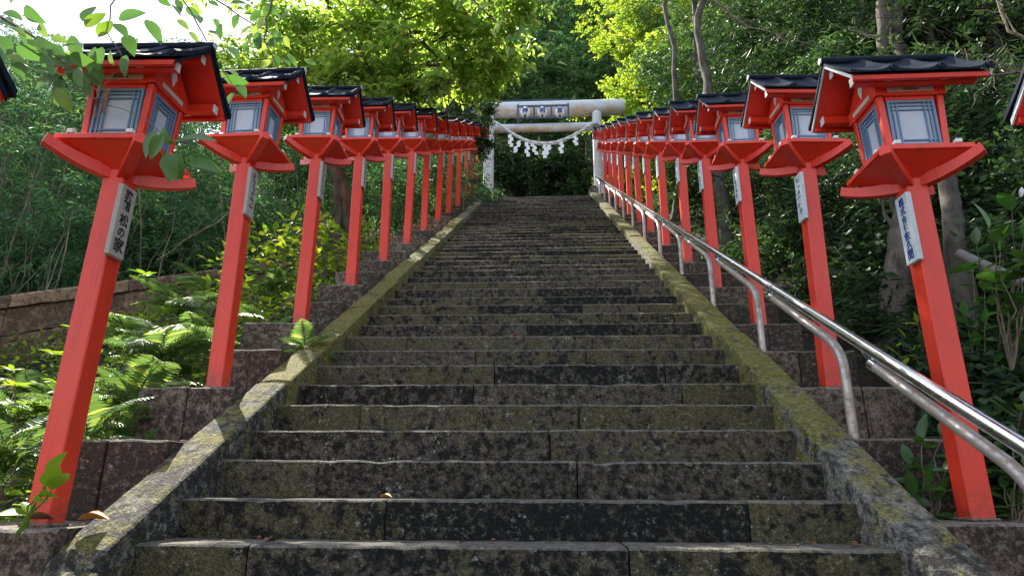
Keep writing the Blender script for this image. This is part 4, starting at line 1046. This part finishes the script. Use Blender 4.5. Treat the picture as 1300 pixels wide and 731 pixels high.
# ------------------------------------------------------------------ ground cover (nobody could count it)
def cover(name, label, n, xr, yr, L0, W0, mat, h=0.25, cond=None, clump=1.2):
    x = rng.uniform(*xr, n); y = rng.uniform(*yr, n)
    keep = np.array([(cond is None or cond(a, b)) and mnoise.noise(Vector((a * clump, b * clump, 4))) > -0.25 for a, b in zip(x, y)]); x, y = x[keep], y[keep]
    z = np.array([terrain(a, b) for a, b in zip(x, y)]) + rng.uniform(0, h, len(x)) ** 1.0
    P = np.stack([x, y, z], 1); D = unit(len(x)); D[:, 2] = np.abs(D[:, 2]) * .6 - .1; Nn = unit(len(x)) * .5 + np.array([0, 0, 1.0])
    T = np.stack([rng.uniform(0, 1, len(x)), rng.uniform(0, 1, len(x)) ** 3], 1)
    o = link(name, leaf_mesh(name, mat, P, D, Nn, L0 * rng.uniform(.6, 1.3, len(x)), W0 * rng.uniform(.7, 1.2, len(x)), T)); tag(o, label, 'undergrowth', None, 'stuff')
cover('undergrowth', 'mixed low green plants covering the slope between the left ledge and the wall', 15000, (-6.5, -2.05), (2.4, 12), .10, .032, 'leaf_fern', .30)
cover('undergrowth', 'low green plants under the trees right of the stairs', 14000, (2.3, 9), (2.0, 16), .12, .035, 'leaf_dark', .35)
cover('undergrowth', 'leafy ground cover on the bank behind the left wall', 16000, (-16, -3), (8, 24), .14, .045, 'leaf_bamboo', .5)
cover('undergrowth', 'leafy cover on the steep hillside behind the gate', 90000, (-34, 30), (23.5, 80), .48, .26, 'leaf_ever', 1.4)
cover('undergrowth', 'pale green scrub along the skyline behind the bamboo', 60000, (-48, -7), (12, 50), .36, .14, 'leaf_bamboo', 1.6)

cover('undergrowth', 'scattered yellow green seedlings among the ferns left of the stairs', 5500, (-5.2, -2.2), (2.6, 10), .075, .034, 'leaf_lime', .42, None, 2.2)

# ------------------------------------------------------------------ ferns
def frond_mesh(length, seed):
    rr = random.Random(seed); n = 22; rach = []
    for i in range(n + 1):
        t = i / n; rach.append(Vector((0, length * (t - 0.10 * t * t), length * (0.55 * t - 0.72 * t * t))))
    P, D, Nn, Ln, Wd, T = [], [], [], [], [], []
    for i in range(3, n + 1):
        t = i / n; d = (rach[i] - rach[i - 1]).normalized(); w_ = math.sin(math.pi * min(1, (t * 0.86 + .12))) ** 0.8
        for sg in (-1, 1):
            sd = Vector((sg, 0, 0)); dd = sd * .93 + d * .42 + Vector((0, 0, -0.12 + rr.uniform(-.08, .08)))
            P.append(rach[i]); D.append(dd); Nn.append(Vector((0, 0, 1)) - d * d.z + Vector((rr.uniform(-.2, .2), rr.uniform(-.2, .2), 0)))
            Ln.append(length * .27 * w_ * rr.uniform(.9, 1.08) + .008); Wd.append(length * .046); k = rr.uniform(.2, .8); T.append((k, rr.random() ** 3))
    wb = MB(); wb.tube(rach, [lerp(.0045, .0012, i / n) for i in range(n + 1)], 5, False)
    A = lambda q: np.array([tuple(v) for v in q])
    return leaf_mesh('frond', 'leaf_fern', A(P), A(D), A(Nn), np.array(Ln), np.array(Wd), np.array(T), True, .12, wb, 'leaf_fern')
fronds = [frond_mesh(l, i) for i, l in enumerate((.36, .44, .52, .62))]
def fern(px_, py_, Y, n, scale, label, z=None, rot0=None):
    p = at(px_, py_, Y); root = empty('fern', tuple(p), label, 'fern', 'ferns between the left lanterns and the wall')
    for i in range(n):
        o = link('frond', random.choice(fronds), root)
        a = (rot0 if rot0 is not None else 0) + 2 * math.pi * i / n + random.uniform(-.3, .3)
        o.rotation_euler = (R(random.uniform(5, 58)), R(random.uniform(-22, 22)), a); s = scale * random.uniform(.8, 1.15); o.scale = (s, s, s)
    return root
FERN = [(205, 480, 4.6, 9, 1.0, 'fern beside the ledge block under the second left lantern'), (160, 440, 5.2, 9, 1.0, 'shaded fern low between the two nearest left posts'), (225, 400, 5.2, 9, 1.1, 'bright fern halfway between the two nearest left posts'),
        (260, 380, 6.2, 8, 1.0, 'sunlit fern against the wall left of the second post'), (215, 378, 6.2, 7, .8, 'fern standing against the wall capstones'), (340, 430, 5.4, 9, .95, 'dark fern just right of the second left post'),
        (390, 455, 4.75, 6, .7, 'small fern spilling over the kerb right of the second post'), (120, 590, 3.5, 7, .72, 'fern at the right foot of the nearest left post'), (25, 590, 3.6, 9, 1.0, 'silvery fern at the left edge low down'),
        (5, 545, 4.0, 8, .9, 'fern at the left edge halfway up'), (150, 520, 4.2, 9, .9, 'fern just right of the nearest left post'), (345, 370, 6.6, 8, 1.0, 'fern behind the second left post'), (300, 345, 7.2, 8, 1.0, 'pale fern on the slope above the wall end'),
        (62, 515, 4.5, 8, .85, 'fern left of the nearest left post'), (400, 395, 6.6, 7, .9, 'fern at the foot of the third left post'), (250, 450, 4.9, 8, .9, 'fern left of the foot of the second left post'), (35, 500, 4.9, 7, .8, 'shaded fern at the left edge under the wall'),
        (160, 560, 3.75, 7, .8, 'fern in the gap behind the nearest left post'), (-10, 640, 3.2, 7, .8, 'fern cut off at the lower left edge'), (330, 470, 4.9, 6, .7, 'small fern beside the left kerb above the second ledge block'),
        (168, 515, 3.95, 8, 1.0, 'fern hanging over the third ledge block right of the nearest left post'), (112, 565, 3.35, 7, .95, 'fern with one bright frond arching over the ledge behind the nearest left post'), (205, 455, 4.5, 8, 1.1, 'fern spilling over the end of the ledge block below the second left post'), (5, 600, 3.1, 8, 1.0, 'fern filling the lower left corner')]
for f in FERN: fern(f[0], f[1], f[2], f[3] + 3, f[4] * .80, f[5])

# ------------------------------------------------------------------ leafy plants
def one_leaf(L0, W0, mat, name='leaf'):
    n = 7; b = MB(); vs = []
    for i in range(n + 1):
        t = i / n; wd = W0 * .5 * (math.sin(math.pi * t ** .8) ** .8 if 0 < t < 1 else 0.02); z = -0.22 * L0 * t * t
        vs += [Vector((-wd, L0 * t, z + wd * .28)), Vector((0, L0 * t, z)), Vector((wd, L0 * t, z + wd * .28))]
    fs = []
    for i in range(n):
        for j in (0, 1):
            a = i * 3 + j; fs.append((a, a + 1, a + 4, a + 3))
    b.add(vs, fs, True); me = b.mesh(name, mat)
    ca = me.color_attributes.new('tint', 'FLOAT_COLOR', 'POINT'); k = random.uniform(.2, .8); k2 = random.random() ** 3
    col = np.tile(np.array([k, k2, 0, 1], dtype=np.float32), len(vs)); ca.data.foreach_set('color', col); return me
LEAVES = {}
def leafset(mat, L0, W0):
    key = (mat, L0, W0)
    if key not in LEAVES: LEAVES[key] = [one_leaf(L0 * s, W0 * s, mat) for s in (.75, .9, 1.0, 1.15)]
    return LEAVES[key]
def orient(o, p, d, roll=0.0, nrm=Vector((0, 0, 1))):
    d = Vector(d).normalized(); x = d.cross(nrm)
    if x.length < 1e-3: x = Vector((1, 0, 0))
    x.normalize(); z = x.cross(d); m = Matrix((x, d, z)).transposed().to_4x4()
    o.matrix_local = Matrix.Translation(p) @ m @ Matrix.Rotation(roll, 4, 'Y')
def plant(name, label, cat, base, tips, mat, L0, W0, spacing=.07, whorl=0, group=None, stem='twig', r0=.006, start=.3, droop=.2):
    """stems from base to every tip; each leaf an object of its own"""
    root = empty(name, tuple(base), label, cat, group); ms = leafset(mat, L0, W0); base = Vector(base)
    for t in tips:
        a = Vector(); b = Vector(t) - base; pts = curve_pts(a, b, 8, .08, random.random() * 20)
        sb = MB(); sb.tube(pts, [lerp(r0, r0 * .35, i / 8) for i in range(9)], 6, False); sb.build('stem', stem, root)
        ln_ = b.length; ang = random.random() * 6
        if whorl:
            spots = [(1.0, whorl)] + ([(.62, whorl - 2)] if ln_ > .3 else [])
            for s, cnt in spots:
                p = pts[-1] if s == 1 else pts[int(s * 8)]; d0 = (pts[-1] - pts[-2]).normalized()
                for k in range(cnt):
                    an = k * 2 * math.pi / cnt + ang; sd = Vector((math.cos(an), math.sin(an), random.uniform(.0, .45)))
                    orient(link('leaf', random.choice(ms), root), p, sd + d0 * .2, random.uniform(-.3, .3))
        else:
            s = start
            while s < 1.0:
                i = s * 8; p = pts[int(i)].lerp(pts[min(8, int(i) + 1)], i - int(i)); d0 = (pts[min(8, int(i) + 1)] - pts[int(i) if int(i) < 8 else 7]).normalized()
                ang += 2.4; sd = Vector((math.cos(ang), math.sin(ang), random.uniform(-.2, .4) - droop))
                orient(link('leaf', random.choice(ms), root), p, sd + d0 * .4, random.uniform(-.5, .5)); s += spacing / ln_
            orient(link('leaf', random.choice(ms), root), pts[-1], (pts[-1] - pts[-2]), 0)
    return root
def fan(px_, py_, Y, n, spread, h, tilt=(0, 0)):
    b = at(px_, py_, Y); return b, [b + Vector((random.uniform(-1, 1) * spread + tilt[0], random.uniform(-.6, .6) * spread + tilt[1], h * random.uniform(.55, 1.1))) for _ in range(n)]
b, t = fan(90, 520, 4.3, 3, .16, .62); t[0] = at(95, 418, 4.3); t[1] = at(70, 450, 4.2); t[2] = at(110, 475, 4.4)
plant('azalea', 'upright shrub with yellow green whorled leaves left of the nearest post', 'shrub', b, t, 'leaf_lime', .10, .032, whorl=7)
b, _ = fan(190, 470, 5.0, 1, .1, .5); plant('azalea', 'thin shrub with whorled leaves against the wall right of the nearest post', 'shrub', b, [at(185, 350, 5.0), at(215, 395, 5.0), at(175, 432, 5.0)], 'leaf_lime', .12, .034, whorl=7)
b, _ = fan(20, 560, 3.9, 1, .1, .5); plant('azalea', 'yellow green leafy shrub at the left edge', 'shrub', b, [at(20, 490, 3.9), at(0, 510, 3.8), at(45, 515, 4.0), at(15, 470, 4.2)], 'leaf_lime', .09, .034, whorl=6)
b = at(20, 680, 2.35); plant('young_vine', 'bright sprig with round green leaves before the foot of the nearest left post', 'plant', b, [at(62, 604, 2.35), at(66, 622, 2.3), at(58, 618, 2.3)], 'leaf_lime', .085, .055, spacing=.07, start=.45, stem='leaf_lime', droop=.0)
b = at(5, 640, 2.9); plant('young_vine', 'leafy seedling at the lower left edge', 'plant', b, [at(20, 590, 2.9), at(-10, 585, 2.8), at(35, 625, 2.8)], 'leaf_lime', .07, .04, spacing=.06)
# hydrangea-like bushes in sun behind the second and third left posts
for (px_, py_, Y, n, sp, h, L_, lab, fl) in ((345, 350, 7.0, 15, .55, .75, .12, 'sunlit yellow green bush right of the second left post', 3), (410, 355, 7.6, 14, .5, .7, .12, 'leafy bush with faded flower heads around the third left post', 4), (445, 340, 8.6, 12, .45, .7, .12, 'bush with dry flower heads by the fourth left post', 3),
                                       (300, 365, 6.6, 9, .4, .5, .11, 'low bright bush left behind the second left post', 0),
                                       (335, 415, 5.9, 12, .36, .5, .10, 'bright bush crowding the right side of the second left post', 1), (375, 375, 6.9, 11, .34, .45, .10, 'bright bush close behind the third left post', 1), (268, 400, 5.8, 9, .34, .4, .10, 'leafy bush low between the two nearest left posts', 0)):
    b, t = fan(px_, py_, Y, n, sp, h); rt = plant('hydrangea', lab, 'bush', b, t, 'leaf_lime', L_, L_ * .5, spacing=.085, group='bushes behind the left posts', start=.25)
    for k in range(fl):
        q = Vector(t[k]) - b + Vector((0, -.05, .05)); fb = MB()
        for _ in range(26):
            d = Vector(tuple(unit(1)[0])); c = q + d * .045; s = .014
            u = d.cross(Vector((.3, .2, 1))).normalized() * s; v = d.cross(u).normalized() * s; fb.add([c + u, c + v, c - u, c - v], [(0, 1, 2, 3)])
        fb.build('flower_head', 'old_bloom', rt)
# small tufts on the ledge farther up
for px_, py_, Y, lab in ((489, 283 + 10, 10.0, 'small yellow green tuft at the foot of the seventh left post'), (484, 306, 9.0, 'small tuft with pale heads at the foot of the sixth left post'), (553, 285, 11.6, 'tiny yellow tuft on the ledge beside a far left post')):
    b, t = fan(px_, py_ + 15, Y, 5, .12, .18); plant('tuft', lab, 'plant', b, t, 'leaf_lime', .07, .03, spacing=.05)
# right side broad-leaved shrubs
b = at(1250, 520, 3.9); plant('broadleaf_shrub', 'broad dark green leaves around the nearest right post, below the pole', 'shrub', b, [at(1225, 400, 3.8), at(1250, 370, 3.9), at(1275, 400, 3.8), at(1240, 440, 3.7), at(1290, 430, 3.7), at(1265, 460, 3.6), at(1225, 470, 3.8), at(1250, 410, 3.6), at(1285, 365, 3.9), at(1235, 345, 4.0), at(1210, 430, 4.0), at(1275, 500, 3.5), at(1220, 500, 3.8)], 'leaf_broad', .12, .05, spacing=.055, start=.3)
b = at(1285, 470, 3.2); plant('broadleaf_shrub', 'tall leafy stem with large green leaves at the right edge above the pole', 'shrub', b, [at(1255, 290, 3.2), at(1285, 262, 3.2), at(1300, 300, 3.1), at(1310, 345, 3.1), at(1270, 320, 3.1), at(1240, 310, 3.3)], 'leaf_broad', .15, .068, spacing=.07, start=.4)
b = at(1200, 520, 4.3); plant('broadleaf_shrub', 'pale green leaved shrub behind the handrail glint', 'shrub', b, [at(1165, 410, 4.3), at(1180, 430, 4.3), at(1150, 430, 4.4), at(1195, 455, 4.2), at(1170, 460, 4.2), at(1185, 400, 4.4), at(1140, 450, 4.4)], 'leaf_lime', .10, .038, spacing=.05, start=.45)
b = at(1180, 690, 3.15); plant('broadleaf_shrub', 'low leafy plant against the ledge left of the nearest right post', 'shrub', b, [at(1170, 560, 3.25), at(1195, 550, 3.3), at(1180, 620, 3.1), at(1160, 630, 3.1), at(1200, 600, 3.2), at(1155, 590, 3.3), at(1190, 640, 3.1)], 'leaf_broad', .13, .05, spacing=.065, start=.4)
b = at(1290, 690, 3.0); plant('broadleaf_shrub', 'leafy plant right of the foot of the nearest right post', 'shrub', b, [at(1285, 560, 3.1), at(1300, 590, 3.0), at(1275, 620, 3.1), at(1310, 540, 3.1), at(1285, 640, 3.0), at(1270, 580, 3.2), at(1300, 510, 3.3)], 'leaf_broad', .11, .045, spacing=.06, start=.3)
b = at(1075, 480, 6.0); plant('broadleaf_shrub', 'strap leaved shrub between the second right post and the thick trunk', 'shrub', b, [at(1080, 400, 6.0), at(1100, 410, 5.9), at(1090, 440, 5.8), at(1070, 430, 5.9), at(1095, 380, 6.1), at(1080, 455, 5.8)], 'leaf_broad', .14, .045, spacing=.06, start=.3)
b = at(1010, 430, 7.0); plant('broadleaf_shrub', 'green leaved shrub behind the second right post', 'shrub', b, [at(985, 340, 7.0), at(1005, 330, 7.2), at(1020, 360, 7.0), at(990, 380, 6.8), at(1015, 395, 6.8)], 'leaf_broad', .13, .06, spacing=.09, start=.3)
# white bud
b = MB(); c = at(1297, 243, 3.0); b.tube([c + Vector((-.012, 0, -.03)), c + Vector((-.004, 0, -.012)), c, c + Vector((.004, 0, .022))], [.003, .011, .013, .002], 8)
tag(b.build('flower_bud', 'white_paint'), 'white flower bud among leaves at the right edge', 'flower')

# branch hanging over the nearest left lantern, each leaf an object
hb_ = empty('overhanging_branch', (0, 0, 0), 'leafy branch with large serrated leaves drooping over the nearest left lantern roof', 'branch')
def sprig(root, pix, r0, leaves, mat='leaf_near', L0=.108, W0=.052):
    pts = [at(*p) for p in pix]; full = []
    for i in range(len(pts) - 1): full += curve_pts(pts[i], pts[i + 1], 4, .06, random.random() * 9)[:-1]
    full.append(pts[-1]); m = len(full); b = MB(); b.tube(full, [lerp(r0, r0 * .3, i / (m - 1)) for i in range(m)], 6, False); b.build('twig', 'twig', root)
    ms = leafset(mat, L0, W0)
    for (px_, py_, Y, dx, dz) in leaves:
        orient(link('leaf', random.choice(ms), root), at(px_, py_, Y), Vector((dx, random.uniform(-.25, .25), dz)), random.uniform(-.7, .7), Vector((random.uniform(-.4, .4), -1, random.uniform(.1, .7))))
sprig(hb_, [(-30, 5, 2.2), (40, 45, 2.25), (100, 95, 2.3), (140, 130, 2.3)], .007,
      [(x, y, 2.25 + random.uniform(-.1, .15), random.uniform(.1, 1), random.uniform(-1, .1)) for x, y in ((5, 15), (15, 35), (0, 45), (25, 20), (35, 50), (30, 35), (45, 60), (20, 60), (55, 55), (60, 75), (40, 75), (72, 70), (85, 85), (65, 48), (80, 60), (100, 75), (50, 30), (10, 70), (95, 95), (60, 95), (75, 100), (0, 25), (90, 45), (120, 60), (12, 5), (30, 10), (-5, 60), (22, 42), (48, 45), (38, 62), (66, 62), (88, 70), (78, 88), (55, 70), (108, 88), (116, 75), (15, 80), (28, 72))])
sprig(hb_, [(150, -20, 2.3), (135, 40, 2.3), (160, 80, 2.35), (130, 110, 2.3)], .004,
      [(105, 28, 2.3, .1, 1), (125, 40, 2.3, .3, .8), (130, 60, 2.3, -.1, -1), (150, 25, 2.3, .9, .2), (145, 30, 2.3, .6, -.5), (160, 45, 2.35, .5, -.8), (185, 25, 2.3, .5, -.6), (140, 65, 2.3, .3, -1), (160, 70, 2.3, 0, -1), (120, 70, 2.3, -.3, -1), (75, 85, 2.3, -.5, -.7), (80, 100, 2.3, -.1, -1), (100, 85, 2.25, .3, -1), (70, 95, 2.3, -.6, -.4)])
sprig(hb_, [(90, 110, 2.3), (120, 125, 2.3), (190, 155, 2.2), (215, 180, 2.15)], .003,
      [(200, 165, 2.15, -.3, -.8), (205, 165, 2.15, .5, -.7), (215, 180, 2.15, .9, -.1), (210, 190, 2.15, -.1, -1), (222, 195, 2.15, .3, -1), (240, 205, 2.15, 1, -.25), (228, 178, 2.15, .6, .1), (218, 205, 2.15, .0, -1), (245, 210, 2.12, 1, -.05), (208, 172, 2.12, -.5, -.6), (212, 195, 2.1, .4, -.9)], L0=.118, W0=.068)
for px_, py_ in ((128, 108), (134, 118), (126, 124), (131, 132), (138, 112), (122, 140)):      # withered cluster hanging from the branch
    orient(link('withered_leaf', random.choice(leafset('dry_brown', .05, .022)), hb_), at(px_, py_, 2.28), Vector((random.uniform(-.4, .4), 0, -1)), random.uniform(-2, 2), Vector((random.uniform(-1, 1), -1, 0)))
for px_, py_, dx_, dz_ in ((243, 206, 1, -.2), (72, 112, .6, -.9), (125, 48, .2, .9), (108, 36, .5, .9)):
    orient(link('leaf', leafset('leaf_lime', .115, .055)[2], hb_), at(px_, py_, 2.2), Vector((dx_, .1, dz_)), .3, Vector((.2, -1, .4)))
hb2 = empty('overhanging_branch', (0, 0, 0), 'drooping sprig of leaves between the two nearest left lanterns', 'branch')
sprig(hb2, [(215, -30, 2.9), (250, 30, 2.9), (275, 80, 2.9), (305, 120, 2.9)], .006,
      [(x, y, 2.9 + random.uniform(-.2, .3), random.uniform(-.3, 1), random.uniform(-1, .1)) for x, y in ((215, 5), (235, 10), (225, 25), (250, 20), (240, 40), (262, 40), (255, 55), (270, 60), (280, 75), (275, 95), (285, 100), (292, 90), (300, 105), (298, 118), (265, 75), (290, 60), (225, 0), (200, -5), (280, 30), (245, 60))])
for lab, pix in (('long leafy branch reaching across the sky above the second left lantern', [(200, -60, 4.5), (260, -10, 4.6), (320, 30, 4.8), (380, 60, 5.0)]), ('leafy branch dipping below the top edge left of the cherry canopy', [(330, -60, 4.2), (345, 0, 4.2), (335, 50, 4.3), (355, 90, 4.4)]),
                 ('leafy branch of big backlit leaves at the top centre left', [(560, -70, 5), (600, 0, 5.2), (650, 45, 5.6), (690, 65, 6)])):
    bb = empty('leafy_branch', (0, 0, 0), lab, 'branch', 'branches hanging in front of the cherry canopy'); a, z_ = pix[0], pix[-1]
    lv = []
    for _ in range(34):
        t = random.random(); i = min(2, int(t * 3)); f = t * 3 - i; p, q = pix[i], pix[i + 1]
        lv.append((lerp(p[0], q[0], f) + random.uniform(-28, 28), lerp(p[1], q[1], f) + random.uniform(-16, 22), lerp(p[2], q[2], f) + random.uniform(-.3, .3), random.uniform(-.8, .8), random.uniform(-1, .1)))
    sprig(bb, pix, .012, lv, L0=.12, W0=.058)

# ------------------------------------------------------------------ litter
def litter(label, n, fn, mat, L0):
    P = np.array([fn() for _ in range(n)]); D = unit(n); D[:, 2] *= .25; Nn = unit(n) * .5 + np.array([0, 0, 1.0])
    T = np.stack([rng.uniform(0, 1, n), rng.uniform(0, 1, n)], 1)
    tag(link('leaf_litter', leaf_mesh('leaf_litter', mat, P, D, Nn, L0 * rng.uniform(.4, 1.2, n), L0 * .5 * rng.uniform(.5, 1.1, n), T)), label, 'leaf litter', None, 'stuff')
def on_step():
    k = int(36 * random.random() ** 1.5); x = random.choice((-1, 1)) * (W / 2 - abs(random.gauss(0, .35)) % 1.4) if random.random() < .6 else random.uniform(-1.4, 1.4)
    return (x, Y0 + k * T_ + random.uniform(.03, .27), RI * k + .012)
def on_ledge():
    s_ = random.choice((-1, 1)); m_ = random.randint(0, 16); by, bz = (LY, LZ) if s_ < 0 else (RY, RZ)
    return (s_ * random.uniform(W / 2 + .24, W / 2 + .65), by - .05 + 2 * T_ * m_ + random.uniform(0, .5), bz + 2 * RI * m_ + .008 - (.022 if m_ <= 0 else 0))
litter('small dry leaf scraps gathered on the treads', 420, on_step, 'dry_brown', .035)
litter('dry leaf scraps and bits on the side ledges', 500, on_ledge, 'dry_brown', .045)

# ------------------------------------------------------------------ fallen leaves
def dry(label, px_, py_, Y, mat, size, zoff=.004, x=None, z=None):
    b = MB(); n = 6; vs = []
    for i in range(n + 1):
        t = i / n; wd = size * .32 * math.sin(math.pi * t ** .8) if 0 < t < 1 else .001; c = .25 * size * math.sin(math.pi * t)
        vs += [Vector((-wd, size * (t - .5), c * .3 + wd * .7)), Vector((0, size * (t - .5), .1 * c)), Vector((wd, size * (t - .5), c * .5 + wd * .4))]
    b.add(vs, [(i * 3 + j, i * 3 + j + 1, i * 3 + j + 4, i * 3 + j + 3) for i in range(n) for j in (0, 1)], True)
    p = at(px_, py_, Y); o = b.build('fallen_leaf', mat); o.location = (p.x, Y, (z if z is not None else p.z) + zoff); o.rotation_euler = (0, 0, random.uniform(0, 6))
    tag(o, label, 'leaf', 'fallen leaves on the stairs')
dry('brown curled leaf on the second step from the bottom', 342, 688, Y0 + .06, 'dry_brown', .07, z=.004)
dry('orange leaf on the step near the middle of the stairs', 490, 630, Y0 + T_ + .05, 'dry_orange', .06, z=RI)
dry('brown leaf scraps at the lower middle of the stairs', 583, 690, Y0 + .05, 'dry_brown', .05, z=.004)
dry('small red leaf lying seven steps up', 653, 428, Y0 + 8 * T_ + .05, 'dry_red', .07, z=RI * 8)
dry('orange dry leaf at the foot of the nearest left post', 118, 662, LY + .02, 'dry_orange', .11, z=LZ)
dry('dark brown leaf left of the foot of the nearest left post', 50, 664, LY + .0, 'dry_brown', .10, z=LZ)
for o in COL.objects:
    if o.parent is None and not o.get('label') and not o.get('kind') and o.type == 'EMPTY': print('unlabelled', o.name)
